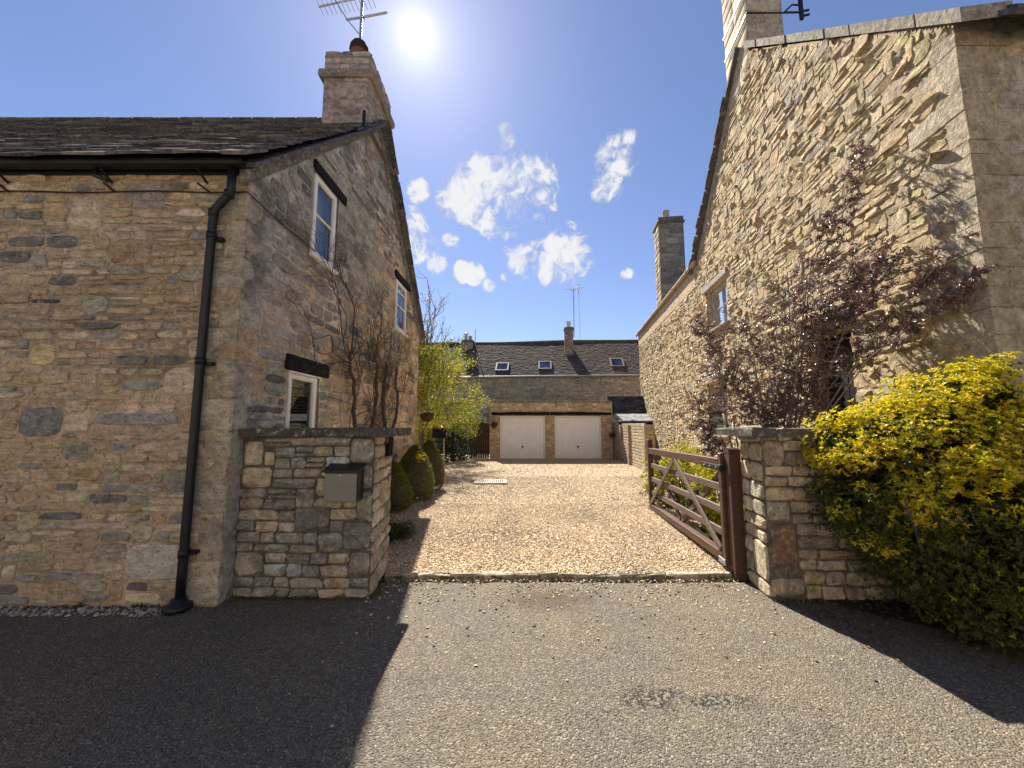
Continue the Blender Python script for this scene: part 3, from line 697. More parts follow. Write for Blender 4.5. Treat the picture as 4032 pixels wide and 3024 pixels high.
# chimney
ch = MB(); cx0, cx1, cy0, cy1 = -3.22, -2.44, 5.98, 7.06
ch.box2((cx0, cy0, 5.7), (cx1, cy1, 7.86), (.24, .195, .155))
chim = ch.obj('chimney', M['gable'], cot)
mb = MB(); mb.bbox(((cx0+cx1)/2, (cy0+cy1)/2, 7.52), (cx1-cx0+.17, cy1-cy0+.17, .15), .035, None, (.20, .165, .14)); mb.obj('band', M['gable'], chim)
mb = MB(); mb.bbox(((cx0+cx1)/2, (cy0+cy1)/2, 7.87), (cx1-cx0+.03, cy1-cy0+.03, .05), .02, None, (.22, .19, .15)); mb.obj('cap', M['gable'], chim)
PC = [(3, (.29, .235, .19)), (2, (.34, .29, .24)), (1, (.20, .175, .16))]
w1 = Wall((cx0, cy0, 0), (1, 0, 0), (0, -1, 0), M['gable']); w2 = Wall((cx1, cy0, 0), (0, 1, 0), (1, 0, 0), M['gable'])
for wl, LL in ((w1, cx1 - cx0), (w2, cy1 - cy0)):
    for cell in layout(rng, 0, LL, 6.55, 7.44, (.12, .22), (.18, .40), gap=.02, jump=.12): wl.put(rng, cell, .014, pick(rng, PC), n=10, sq=.5, tilt=.4)
    for cell in layout(rng, 0, LL, 7.61, 7.85, (.11, .13), (.15, .3), gap=.015): wl.put(rng, cell, .014, pick(rng, PC), n=10, sq=.45, tilt=.3)
emit([(w1, chim), (w2, chim)], 200)
mb = MB(); mb.lathe([(.14, 0), (.15, .05), (.135, .12), (.135, .34), (.155, .36), (.15, .42)], (-2.78, 6.30, 7.89), 16); pot = mb.obj('chimney_pot', M['terra'], chim, True)
mb = MB(); pf = [(.15, .36), (.165, .40), (.155, .48), (.12, .55), (.05, .60)]; mb.lathe([(r * 1.05, z_) for r, z_ in pf], (-2.78, 6.30, 7.90), 16); mb.obj('pot_hood', M['rust'], pot, True)
mb = MB(); mb.hexa([(cx0-.03, 5.86, 6.38), (cx1+.05, 5.86, 6.38), (cx1+.05, 6.0, 6.50), (cx0-.03, 6.0, 6.50), (cx0-.03, 5.86, 6.43), (cx1+.05, 5.86, 6.43), (cx1+.05, 5.972, 6.62), (cx0-.03, 5.972, 6.62)])
mb.box2((cx1 + .002, 5.90, 6.50), (cx1 + .07, 7.1, 6.52)); mb.obj('flashing', M['lead'], chim)
mb = MB(); mb.tube([(cx1 + .05, 5.70, 6.60), (cx1 + .05, 5.70, 6.30), (cx1 + .06, 5.42, 6.05)], .028, 8); mb.obj('overflow_pipe', M['black'], cot)

# gutter, downpipe, cable
gut = MB(); prof = [(math.cos(t) * .062, math.sin(t) * .062) for t in np.linspace(math.pi, 2 * math.pi, 9)]; prof += [(.055, .0), (-.055, .0)]
gut.prism([(-9.6, 3.375 + p[0], 4.015 + p[1] - .0) for p in prof], (7.07, 0, 0)); gut.box2((-9.6, 3.435, 3.94), (-2.55, 3.462, 4.03))
gutter = gut.obj('gutter', M['black'], cot)
for xx in (-6.0, -4.86, -3.86, -2.95):
    mb = MB(); mb.tube([(xx, 3.37, 3.95), (xx + .0, 3.37, 3.93), (xx + .02, 3.46, 3.86)], .012, 6); mb.obj('gutter_bracket', M['black'], gutter)
mb = MB(); mb.tube([(-3.92, 3.38, 3.95), (-3.90, 3.36, 3.87), (-3.80, 3.38, 3.83)], .02, 6); mb.obj('gutter_clip', M['black'], gutter)
mb = MB(); mb.tube([(-2.63, 3.375, 3.97), (-2.63, 3.375, 3.74), (-2.66, 3.39, 3.69), (-2.78, 3.40, 3.56), (-2.80, 3.405, 3.50), (-2.80, 3.405, .30), (-2.80, 3.405, .05)], .036, 14)
for zz in (3.70, 3.52, 3.30, 2.12, .46): mb.tube([(-2.80 if zz < 3.6 else -2.65, 3.405 if zz < 3.6 else 3.385, zz - .03), (-2.80 if zz < 3.6 else -2.65, 3.405 if zz < 3.6 else 3.385, zz + .03)], .042, 14)
dp = mb.obj('downpipe', M['black'], cot, True)
for zz in (3.28, 2.10, .46):
    mb = MB(); mb.box((-2.755, 3.44, zz), (.09, .05, .03)); mb.obj('pipe_bracket', M['black'], dp)
mb = MB(); mb.lathe([(.055, .10), (.06, .06), (.095, .05), (.10, .015), (.085, 0)][::-1], (-2.80, 3.395, .0), 14); mb.obj('drain_collar', M['black'], dp, True)
mb = MB(); pts = [(x_, 3.448, 3.765 + .008 * math.sin(x_ * 5)) for x_ in np.linspace(-6.5, -2.53, 24)] + [(GX(y_) + .02, y_, 3.735 - .02 * (y_ - 3.5) + .01 * math.sin(y_ * 6)) for y_ in np.linspace(3.46, 4.62, 10)]
mb.tube(pts, .006, 6); mb.obj('wall_cable', M['rust'], cot)
for xx in (-4.86, -3.84, -2.94):
    mb = MB(); mb.tube([(xx - .08, 3.455, 3.86), (xx + .03, 3.45, 3.775), (xx + .05, 3.445, 3.765)], .010, 6); mb.obj('cable_bracket', M['rust'], cot)

def window(th, P0, U, N, rect, inset, fw_, hbar, fmat, back, sill=None, split=None, glassm='glass'):
    R = frameR(U, N); P0 = np.array(P0, float); a, b_, c, d = rect
    pt = lambda u, n, z_: P0 + R @ np.array([u, n, z_])
    mb = MB(); w, h = b_ - a, d - c; t = .06; q = .004
    mb.bbox(pt(a + fw_/2 + q, -inset, (c+d)/2), (fw_, t, h - q), .008, R); mb.bbox(pt(b_ - fw_/2 - q, -inset, (c+d)/2), (fw_, t, h - q), .008, R)
    mb.bbox(pt((a+b_)/2, -inset, d - fw_/2 - q), (w - 2*fw_ - .01, t, fw_), .008, R); mb.bbox(pt((a+b_)/2, -inset, c + fw_/2 + q), (w - 2*fw_ - .01, t, fw_), .008, R)
    win = mb.obj('window', fmat, th)
    for hb in hbar:
        mb = MB(); mb.bbox(pt((a+b_)/2, -inset + .004, c + h * hb), (w - 2*fw_, .03, .028), .006, R); mb.obj('glazing_bar', fmat, win)
    if split: 
        mb = MB(); mb.bbox(pt(a + w * split, -inset + .006, (c+d)/2), (.05, .05, h - 2*fw_), .006, R); mb.obj('mullion', fmat, win)
    mb = MB(); mb.add([pt(a + fw_*.8, -inset - .008, c + fw_*.8), pt(b_ - fw_*.8, -inset - .008, c + fw_*.8), pt(b_ - fw_*.8, -inset - .008, d - fw_*.8), pt(a + fw_*.8, -inset - .008, d - fw_*.8)], [[0, 1, 2, 3]]); mb.obj('pane', M[glassm], win)
    mb = MB(); mb.add([pt(a - .1, -inset - .15, c - .1), pt(b_ + .1, -inset - .15, c - .1), pt(b_ + .1, -inset - .15, d + .1), pt(a - .1, -inset - .15, d + .1)], [[0, 1, 2, 3]])
    for (p_, q_) in (((a-.02, c), (b_+.02, c)), ((b_+.02, c), (b_+.02, d)), ((b_+.02, d), (a-.02, d)), ((a-.02, d), (a-.02, c))):
        mb.add([pt(p_[0], -inset - .03, p_[1]), pt(q_[0], -inset - .03, q_[1]), pt(q_[0], -inset - .151, q_[1]), pt(p_[0], -inset - .151, p_[1])], [[0, 1, 2, 3]])
    mb.obj('curtain' if back == 'curtain' else 'dark_interior', M['curtain'] if back == 'curtain' else M['room'], win)
    if back == 'blind':
        zz = c + .04
        while zz < d - .04:
            mb = MB(); Rr = R @ np.array(Matrix.Rotation(rad(28), 3, 'X')); mb.box(pt((a+b_)/2, -inset - .055, zz), (w - .1, .032, .003), Rr); mb.obj('blind_slat', M['blind'], win); zz += .038
    if sill:
        mb = MB(); mb.bbox(pt((a+b_)/2 + .01, sill[0]/2 - .02, c - .025), (w + .10, sill[0] + .04, .045), .008, R); mb.obj('sill', sill[1], win)
    return win
GP0 = (-2.53, 3.47, 0)
window(cot, GP0, GU, GN, OPG[0], .02, .062, (.52,), M['white'], 'curtain', (.05, M['white']))
window(cot, GP0, GU, GN, OPG[1], .03, .062, (.16,), M['white'], 'blind')
window(cot, GP0, GU, GN, OPG[2], .02, .062, (.50, .80), M['white'], 'curtain', (.05, M['white']))
RG = frameR(GU, GN)
for ya, yb, za, zb in ((4.50, 5.36, 4.76, 4.89), (4.19, 5.10, 2.165, 2.34), (7.60, 8.64, 4.60, 4.74)):
    mb = MB(); c_ = np.array(GP0) + RG @ np.array([(ya + yb) / 2 - 3.47, -.03, (za + zb) / 2]); mb.bbox(c_, (yb - ya, .14, zb - za), .012, RG); mb.obj('lintel', M['darkwood'], cot)
mb = MB(); c_ = np.array(GP0) + RG @ np.array([4.58 - 3.47, .0, 2.148]); mb.box(c_, (.62, .05, .02), RG); mb.obj('drip_strip', M['white'], cot)

# rooftop aerial on the cottage chimney
ae = thing('tv_aerial', 'grey television aerial on the left cottage chimney, cut by the top of the photo', 'aerial', (-2.80, 6.36, 8.40))
mb = MB(); mb.tube([(-2.80, 6.36, 8.35), (-2.795, 6.36, 9.62)], .026, 10); mb.obj('mast', M['galv'], ae)
mb = MB(); A_, B_ = np.array([-3.57, 6.30, 9.22]), np.array([-2.62, 6.42, 9.62]); mb.tube([A_, B_], .016, 8); bm_ = mb.obj('boom', M['galv'], ae)
for k in range(13):
    c_ = A_ + (B_ - A_) * (.02 + k * .078); mb = MB(); dv = np.array([.07, .28, -.10]); dv /= np.linalg.norm(dv); L_ = .10 + .004 * k
    mb.tube([c_ - dv * L_ + np.array([-.02, 0, .06]), c_ + dv * L_ + np.array([.02, 0, -.06])], .0065, 6); mb.obj('rod', M['galv'], bm_)
mb = MB(); mb.tube([(-3.07, 6.33, 8.99), (-2.80, 6.35, 9.06), (-2.33, 6.38, 9.20)], .02, 8); mb.obj('cross_arm', M['galv'], ae)
mb = MB(); mb.tube([(-3.42, 6.33, 9.62), (-3.05, 6.33, 9.0), (-2.83, 6.34, 8.72)], .010, 6); mb.obj('stay', M['galv'], ae)
mb = MB(); mb.tube([(-2.77, 6.34, 9.10), (-2.735, 6.34, 9.02), (-2.745, 6.34, 8.93)], .007, 6); mb.obj('cable_end', M['black'], ae)
mb = MB(); mb.tube([(-2.66, 6.28, 8.32), (-2.53, 6.25, 8.18)], .012, 6); mb.obj('bracket', M['black'], ae)

# ================================================================== LEFT GATE WALL
lp = thing('garden_wall', 'low lichened dry stone wall beside the left cottage, carrying the letterbox', 'wall', (-1.9, 4.0, 0))
mb = MB(); mb.hexa([(-2.53, 3.64, 0), (-1.29, 3.64, 0), (-1.38, 4.42, 0), (-2.53, 4.42, 0), (-2.53, 3.64, 1.43), (-1.29, 3.64, 1.43), (-1.36, 4.42, 1.43), (-2.53, 4.42, 1.43)], (.10, .092, .08))
core = mb.obj('wall_core', M['mortar'], lp)
PD = [(3, (.255, .24, .20)), (2.4, (.205, .195, .168)), (2, (.315, .278, .212)), (.8, (.37, .31, .22)), (.3, (.28, .215, .145)), (.5, (.35, .345, .32))]
wF = Wall((-2.53, 3.64, 0), (1, 0, 0), (0, -1, 0), M['dry']); wS = Wall((-1.29, 3.64, 0), (-.115, 1, 0), (1, .115, 0), M['dry'])
EXP = [(.03,.21,1.17,1.40),(.22,.32,1.17,1.30),(.02,.30,.97,1.16),(.54,.86,.60,.80),(.98,1.24,.42,.66),(1.05,1.24,.20,.40),(1.02,1.24,1.20,1.42),(1.06,1.24,.96,1.18),(1.10,1.24,.68,.94)]
bl = []
for i, (a, b_, c, d) in enumerate(EXP):
    col = (.40, .325, .235) if i in (0, 1, 2) else ((.16, .155, .14) if i in (3, 4) else (.27, .25, .21)); bl.append((a, b_, c, d))
    wF.put(rng, ((a+b_)/2, (c+d)/2, b_-a-.012, d-c-.012), .035, np.array(col) * rng.uniform(.9, 1.1), n=14, sq=.36, tilt=.25, rough=.03, bev=.75)
for cell in layout(rng, .01, 1.24, .0, 1.42, (.075, .118), (.13, .27), bl, gap=.010, jump=.05, split=.05):
    cu, cv, w, h = cell; cv += .008 * math.sin(cu * 5 + cv * 3); wF.put(rng, (cu, cv, w, h), rng.uniform(.022, .045), pick(rng, PD), n=12, sq=rng.uniform(.30, .48), tilt=.6, rough=.07, bev=.6, taper=rng.normal(0, .07), jag=.25)
PD2 = [(3, (.37, .30, .21)), (2, (.31, .255, .185)), (1, (.24, .21, .165)), (1, (.44, .37, .27))]
for cell in layout(rng, .0, .775, .0, 1.42, (.10, .19), (.18, .42), [(.38, .66, 1.26, 1.42)], gap=.012, jump=.1):
    wS.put(rng, cell, rng.uniform(.015, .03), pick(rng, PD2), n=12, sq=.42, tilt=.4, rough=.04, bev=.8)
emit([(wF, core), (wS, core)], 290, smooth=False)
for a, b_ in ((-2.56, -1.86), (-1.855, -1.17)):
    mb = MB(); mb.bbox(((a + b_) / 2, 4.02, 1.475 + rng.normal(0, .004)), (b_ - a, .90, .085), .009, None, (.095, .092, .08)); V_ = mb.v[0]; V_ += rng.normal(0, .005, V_.shape); mb.obj('coping_slab', M['coping'], lp)
mb = MB(); mb.bbox((-1.312, 4.05, 1.395), (.05, .20, .075), .006); mb.bbox((-1.300, 4.13, 1.32), (.05, .12, .20), .006); mb.box2((-1.285, 4.10, 1.23), (-1.262, 4.12, 1.41))
tag(mb.obj('gate_catch', M['black']), 'small black iron gate catch fixed under the coping of the left wall', 'catch')
mb = MB(); mb.bbox((-2.30, 3.62, 1.55), (.18, .12, .07), .03, None, (.30, .285, .25)); tag(mb.obj('loose_stone', M['dry'], None, True), 'loose rounded stone lying on the left wall coping by the cottage', 'stone')

lb = thing('letterbox', 'grey steel letterbox with black lid and sides on the left stone wall', 'letterbox', (-1.51, 3.53, .88))
mb = MB(); mb.hexa([(-1.665, 3.475, .875), (-1.365, 3.475, .875), (-1.365, 3.605, .875), (-1.665, 3.605, .875), (-1.665, 3.475, 1.13), (-1.365, 3.475, 1.13), (-1.365, 3.605, 1.17), (-1.665, 3.605, 1.17)]); mb.obj('case', M['black'], lb)
mb = MB(); mb.bbox((-1.517, 3.467, .998), (.285, .012, .245), .004); fr_ = mb.obj('front_flap', M['steel'], lb)
mb = MB(); mb.tube([(-1.517, 3.460, 1.105), (-1.517, 3.453, 1.105)], .010, 12); mb.obj('lock', M['galv'], fr_)
mb = MB(); mb.hexa([(-1.68, 3.45, 1.128), (-1.35, 3.45, 1.128), (-1.35, 3.61, 1.178), (-1.68, 3.61, 1.178), (-1.68, 3.45, 1.146), (-1.35, 3.45, 1.146), (-1.35, 3.61, 1.196), (-1.68, 3.61, 1.196)]); mb.obj('lid', M['black'], lb)

# ================================================================== RIGHT GATE WALL
rp = thing('garden_wall', 'low stone wall at the right of the entrance, half hidden by the golden shrub', 'wall', (3.2, 3.85, 0))
mb = MB(); mb.hexa([(2.31, 3.59, 0), (4.20, 3.59, 0), (4.20, 4.02, 0), (2.37, 4.02, 0), (2.31, 3.59, 1.43), (4.20, 3.59, 1.43), (4.20, 4.02, 1.43), (2.37, 4.02, 1.43)], (.12, .105, .085)); core = mb.obj('wall_core', M['mortar'], rp)
PR = [(3, (.38, .31, .215)), (2, (.30, .25, .185)), (2, (.43, .355, .245)), (1, (.25, .21, .165)), (.7, (.48, .42, .33))]
wF = Wall((2.31, 3.59, 0), (1, 0, 0), (0, -1, 0), M['dry2']); wS = Wall((2.31, 3.59, 0), (.14, 1, 0), (-1, .14, 0), M['dry2'])
bl = [(.02, .26, .30, .66), (.0, .22, .68, .86), (.0, .30, .04, .19)]
for i, (a, b_, c, d) in enumerate(bl): wF.put(rng, ((a+b_)/2, (c+d)/2, b_-a-.012, d-c-.012), .025, np.array((.19, .13, .095) if i == 0 else (.30, .26, .2)), n=14, sq=.34, tilt=.3, rough=.03, bev=.8)
for cell in layout(rng, .0, 1.86, .0, 1.42, (.085, .14), (.14, .32), bl, gap=.012, jump=.08):
    cu, cv, w, h = cell; wF.put(rng, (cu, cv + .006 * math.sin(cu * 6), w, h), rng.uniform(.018, .04), pick(rng, PR), n=12, sq=rng.uniform(.30, .48), tilt=.6, rough=.07, bev=.6, jag=.25)
for cell in layout(rng, .0, .42, .0, 1.42, (.10, .2), (.16, .30), gap=.012): wS.put(rng, cell, rng.uniform(.012, .03), pick(rng, PR), n=12, sq=.42, tilt=.4, rough=.04, bev=.8)
emit([(wF, core), (wS, core)], 290, smooth=False)
for a, b_ in ((2.19, 2.42), (2.425, 3.3), (3.305, 4.18)):
    mb = MB(); mb.bbox(((a + b_) / 2, 3.83, 1.475 + rng.normal(0, .004)), (b_ - a, .62, .085), .009, None, (.125, .115, .095)); V_ = mb.v[0]; V_ += rng.normal(0, .005, V_.shape); mb.obj('coping_slab', M['coping'], rp)

# ================================================================== RIGHT HOUSE
HU = np.array([.139, 1, 0]); HU /= np.linalg.norm(HU); HN = np.array([-HU[1], HU[0], 0]); HP = (4.2, 3.27, 0)
KU = 1.0096; uy = lambda y: (y - 3.27) * KU; HX = lambda y: 4.2 + .139 * (y - 3.27)
hp = lambda y, d, z: np.array([HX(y), y, 0]) + HN * d + np.array([0, 0, z])
hs = thing('gabled_house', 'tall golden rubble stone house on the right with a steep gable and ashlar chimney', 'house', (7.5, 9.0, 0))
YA, ZA = 7.21, 9.30
htop = lerp_top([(0, 5.36), (uy(YA), ZA), (uy(10.45), 5.98), (uy(10.5), 6.02), (uy(18.95), 6.02)])
OPH = [(uy(8.52), uy(9.75), 3.90, 4.99), (uy(8.85), uy(9.98), 1.30, 2.60), (uy(4.93), uy(5.76), .05, 2.84)]
mb = MB(); panel(mb, HP, HU, HN, [0, uy(YA), uy(10.45), uy(10.5), uy(18.95)], htop, OPH, reveal=.22, col=(.46, .36, .225), off=-.03)
# uneven pointing between the stones, as relief
wall_grid(mb, HP, HU, HN, np.arange(0, uy(18.95) + .001, .035), np.arange(-.05, 9.3, .035), htop, OPH, lambda u, v: .0055 * fbm(u * 8, v * 15, 4) + .003 * vnoise(u * 2, v * 3), lambda u, v: blend(.5 + .8 * fbm(u * 1.2, v * 1.6), (.42, .33, .20), (.48, .37, .215)))
hw = mb.obj('side_wall', M['gold'], hs, True)
mb = MB(); panel(mb, HP, (1, 0, 0), (0, -1, 0), [0, 6.0], lambda u: 5.45, [], col=(.30, .265, .215)); sw = mb.obj('street_wall', M['render'], hs)
mb = MB(); mb.add([(10.2, 3.27, 0), (10.2, 10.6, 0), (10.2, 10.6, 6), (10.2, YA, ZA), (10.2, 3.27, 5.4)], [[0, 1, 2, 3, 4]], (.4, .3, .2))
mb.add([hp(18.95, 0, 0), (12, 18.2, 0), (12, 18.2, 6), hp(18.95, 0, 6)], [[0, 1, 2, 3]], (.4, .3, .2)); mb.obj('rear_walls', M['mortar'], hs)
PH = [(3.2, (.46, .36, .21)), (2.6, (.43, .33, .19)), (1.6, (.375, .305, .20)), (1.2, (.50, .41, .26)), (.8, (.325, .28, .21)), (.2, (.44, .31, .17))]
hwall = Wall(HP, HU, HN, M['gold']); sb = []
def hin(v):
    lo = .05 if v < 5.3 else .05 + uy(YA) * (v - 5.36) / (ZA - 5.36)
    if v < 5.42: hi = uy(18.9)
    elif v < 5.98: hi = uy(10.55)
    else: hi = uy(10.45) - (v - 5.98) / (ZA - 5.98) * (uy(10.45) - uy(YA)) - .32
    return lo, hi
hb = [(a - .01, b_ + .01, c - .02, d + .01) for a, b_, c, d in OPH] + [(uy(8.40), uy(9.95), 4.97, 5.16), (uy(8.75), uy(10.15), 2.58, 2.94), (uy(8.50), uy(9.78), 3.78, 3.9), (uy(4.80), uy(5.9), 2.82, 3.10)]
# long quoins at the street corner
z = .0; side = 0
while z < 5.2:
    h = rng.uniform(.14, .30); wg_, wf_ = ((.46, .30) if side else (.20, .50)); wg_ *= rng.uniform(.8, 1.25); side = 1 - side; mb = MB(); pr = .006 + rng.uniform(0, .008)
    K = np.array(HP) + HN * pr + np.array([0, -pr, 0]); X_ = np.array([1., 0, 0]); fpt = [K, K + X_ * (wf_ + pr), K + X_ * (wf_ + pr) + HU * (wg_ + pr), K + HU * (wg_ + pr)]
    P_ = np.array([q + np.array([0, 0, z + .004]) for q in fpt] + [q + np.array([0, 0, z + h - .004]) for q in fpt]) + rng.normal(0, .004, (8, 3)); mb.hexa(P_, np.array((.42, .35, .25)) * rng.uniform(.85, 1.12))
    mb.obj('quoin', M['gold'], hs); hb.append((-.1, wg_ + .008, z, z + h)); sb.append((-.1, wf_ + .01, z, z + h)); z += h
for v0, v1, u0, u1, hr, wr in ((0.0, 5.40, 0, uy(18.9), (.065, .125), (.11, .30)), (5.40, 9.2, 0, uy(10.6), (.07, .135), (.12, .34))):
    for cell in layout(rng, u0, u1, v0, v1, hr, wr, hb, hin, gap=.016, jump=.12, split=.05):
        cu, cv, w, h = cell; cv += .014 * math.sin(cu * 1.7 + cv) + .008 * math.sin(cu * 5.1)
        hwall.put(rng, (cu, cv, w, h), (.004 + abs(rng.normal(0, .0095))) * (1 if cu < 8 else 1.05), pick(rng, PH), n=9, sq=rng.uniform(.30, .58), tilt=1.2, rough=.12, bev=.5, taper=rng.normal(0, .12), jag=.5)
swall = Wall(HP, (1, 0, 0), (0, -1, 0), M['render'])
for cell in layout(rng, .3, 2.6, .02, 5.2, (.14, .34), (.25, .7), sb, gap=.02): swall.put(rng, cell, .004, pick(rng, [(2, (.31, .27, .215)), (1, (.26, .235, .2)), (1, (.38, .33, .26))]), n=12, sq=.36, tilt=.2, rough=.03)
emit([(hwall, hw), (swall, sw)], 275, smooth=False)
# rendered bands below eave and verge
mb = MB()
mb.hexa([hp(10.5, -.02, 5.44), hp(10.5, .014, 5.44), hp(18.95, .014, 5.44), hp(18.95, -.02, 5.44), hp(10.5, -.02, 6.03), hp(10.5, .014, 6.03), hp(18.95, .014, 6.03), hp(18.95, -.02, 6.03)], (.40, .30, .19))
mb.obj('eave_render', M['mortar'], hs)
# coping on the street-side gable slope
A_ = np.array([0, 3.13, 5.25]); B_ = np.array([0, YA - .30, ZA - .22]); n = 9
for k in range(n):
    a, b_ = k / n, (k + 1) / n - .004
    def cp(t, d, up): y = A_[1] + (B_[1] - A_[1]) * t; return hp(y, d, A_[2] + (B_[2] - A_[2]) * t + up)
    mb = MB(); j = rng.normal(0, .008)
    mb.hexa([cp(a, .06 + j, -.03), cp(a, -.35, -.03), cp(b_, -.35, -.03), cp(b_, .06 + j, -.03), cp(a, .06 + j, .12), cp(a, -.35, .12), cp(b_, -.35, .12), cp(b_, .06 + j, .12)], np.array((.27, .235, .18)) * rng.uniform(.85, 1.15)); mb.obj('coping_stone', M['coping'], hs)
# roofs
mb = MB(); th = .07; xr = 10.3
mb.hexa([hp(3.05, -.30, 5.17), (xr, 3.05, 5.17), (xr, YA, ZA + .02), hp(YA, -.30, ZA + .02), hp(3.05, -.30, 5.25), (xr, 3.05, 5.25), (xr, YA, ZA + .1), hp(YA, -.30, ZA + .1)], (.1, .09, .09))
mb.hexa([hp(10.66, .10, 5.84), (xr, 10.66, 5.84), (xr, YA, ZA + .02), hp(YA, .10, ZA + .02), hp(10.66, .10, 5.91), (xr, 10.66, 5.91), (xr, YA, ZA + .1), hp(YA, .10, ZA + .1)], (.1, .09, .09))
hr_ = mb.obj('roof', M['slate'], hs)
# verge slates along the yard-side slope, seen edge on
for k in range(26):
    t = k / 26.; y = 10.72 + (YA + .55 - 10.72) * t; z_ = 5.90 + (ZA - .48 - 5.90) * t; mb = MB()
    d0 = .13 + rng.normal(0, .018); yb = y - .20; zb = z_ + .175
    mb.hexa([hp(y, d0, z_), hp(y, -.35, z_), hp(yb, -.35, zb), hp(yb, d0, zb), hp(y, d0, z_ + .045), hp(y, -.35, z_ + .045), hp(yb, -.35, zb + .025), hp(yb, d0, zb + .025)], SLC(rng)); mb.obj('slate', M['slate'], hr_)
mb = MB(); a_, b_ = (10.55, 5.80), (YA + .6, ZA - .62)
mb.hexa([hp(a_[0], -.02, a_[1] - .30), hp(a_[0], .016, a_[1] - .30), hp(b_[0], .016, b_[1] - .30), hp(b_[0], -.02, b_[1] - .30), hp(a_[0], -.02, a_[1] + .06), hp(a_[0], .016, a_[1] + .06), hp(b_[0], .016, b_[1] + .06), hp(b_[0], -.02, b_[1] + .06)], (.27, .22, .155)); mb.obj('verge_render', M['mortar'], hr_)
# rear range roof, its clay gutter
mb = MB(); e = lambda y, d, z_: hp(y, d, z_)
mb.hexa([e(10.4, .06, 6.04), e(19.0, .06, 6.04), e(19.0, -3.1, 9.0), e(10.4, -3.1, 9.0), e(10.4, .06, 6.10), e(19.0, .06, 6.10), e(19.0, -3.1, 9.06), e(10.4, -3.1, 9.06)], (.1, .09, .09))
mb.hexa([e(10.4, -6.2, 6.04), e(19.0, -6.2, 6.04), e(19.0, -3.1, 9.0), e(10.4, -3.1, 9.0), e(10.4, -6.2, 6.10), e(19.0, -6.2, 6.10), e(19.0, -3.1, 9.06), e(10.4, -3.1, 9.06)], (.1, .09, .09)); mb.obj('rear_roof', M['slate'], hs)
mb = MB(); mb.add([e(18.95, 0, 6.0), e(18.95, -6.2, 6.0), e(18.95, -3.1, 9.0)], [[0, 1, 2]], (.4, .3, .2)); mb.obj('rear_gable', M['mortar'], hs)
mb = MB(); mb.tube([hp(y, .075, 6.05) for y in np.linspace(10.25, 19.1, 30)], .062, 10); g_ = mb.obj('gutter', M['gutterclay'], hs, True)
for y in (10.9, 12.4, 13.9, 15.4, 16.9, 18.4):
    mb = MB(); mb.tube([hp(y, .075, 6.05), hp(y + .07, .075, 6.05)], .076, 10); mb.obj('gutter_joint', M['gutterclay'], g_, True)
# ashlar chimney on the gable
mb = MB(); cx0, cx1, cy0, cy1 = 4.70, 5.42, 6.86, 7.86
mb.hexa([hp(cy0, 0, 8.0), (cx1, cy0, 8.0), (cx1, cy1, 8.0), hp(cy1, 0, 8.0), hp(cy0, 0, 12.0), (cx1, cy0, 12.0), (cx1, cy1, 12.0), hp(cy1, 0, 12.0)], (.30, .25, .185)); hc = mb.obj('chimney', M['ashlar'], hs)
wa = Wall((HX(cy0), cy0, 0), (1, 0, 0), (0, -1, 0), M['ashlar']); wb_ = Wall((HX(cy0), cy0, 0), HU, HN, M['ashlar'])
PA = [(2, (.42, .34, .235)), (2, (.46, .38, .27)), (1, (.36, .28, .19))]
for wl, LL, z0 in ((wa, cx1 - HX(cy0), 8.95), (wb_, (cy1 - cy0) * KU, 8.4)):
    for cell in layout(rng, 0, LL, z0, 11.9, (.24, .30), (.34, .56), gap=.012): wl.put(rng, cell, .008, pick(rng, PA, .08), n=14, sq=.2, tilt=.1, rough=.01, bev=.8)
emit([(wa, hc), (wb_, hc)], 200)
for zc in (9.72, 10.28):
    mb = MB(); mb.bbox(hp((cy0+cy1)/2, .012, zc) , (1.03, .02, .03), .004, frameR(HU, HN)); mb.obj('flashing_strip', M['white'], hc)
for zc in (9.75, 10.35):
    mb = MB(); mb.bbox(((HX(cy0) + cx1) / 2 + .01, cy0 - .015, zc), (cx1 - HX(cy0) + .05, .02, .025), .004)
    mb.tube([(cx1 + .02, cy0 - .02, zc), (cx1 + .13, cy0 - .10, zc + .08), (cx1 + .30, cy0 - .10, zc + .07)], .018, 6); mb.tube([(cx1 + .02, cy0 - .02, zc), (cx1 + .13, cy0 - .10, zc - .09), (cx1 + .30, cy0 - .10, zc - .09)], .018, 6); mb.obj('wire_bracket', M['black'], hc)
mb = MB(); mb.bbox((cx1 + .30, cy0 - .10, 10.1), (.07, .05, 1.2), .008)
for zc in (9.58, 9.68, 9.95, 10.1, 10.4): mb.tube([(cx1 + .30, cy0 - .10, zc), (cx1 + .44, cy0 - .12, zc + .01)], .022, 6)
mb.obj('insulator_post', M['black'], hc)
mb = MB(); mb.bbox(hp(8.0, .06, 8.62), (.10, .12, .16), .01, frameR(HU, HN), (.2, .17, .13)); mb.obj('corbel', M['ashlar'], hs)
mb = MB(); mb.bbox(hp(9.35, .012, 6.62), (.13, .02, .20), .004, frameR(HU, HN)); mb.obj('vent', M['gutterclay'], hs)
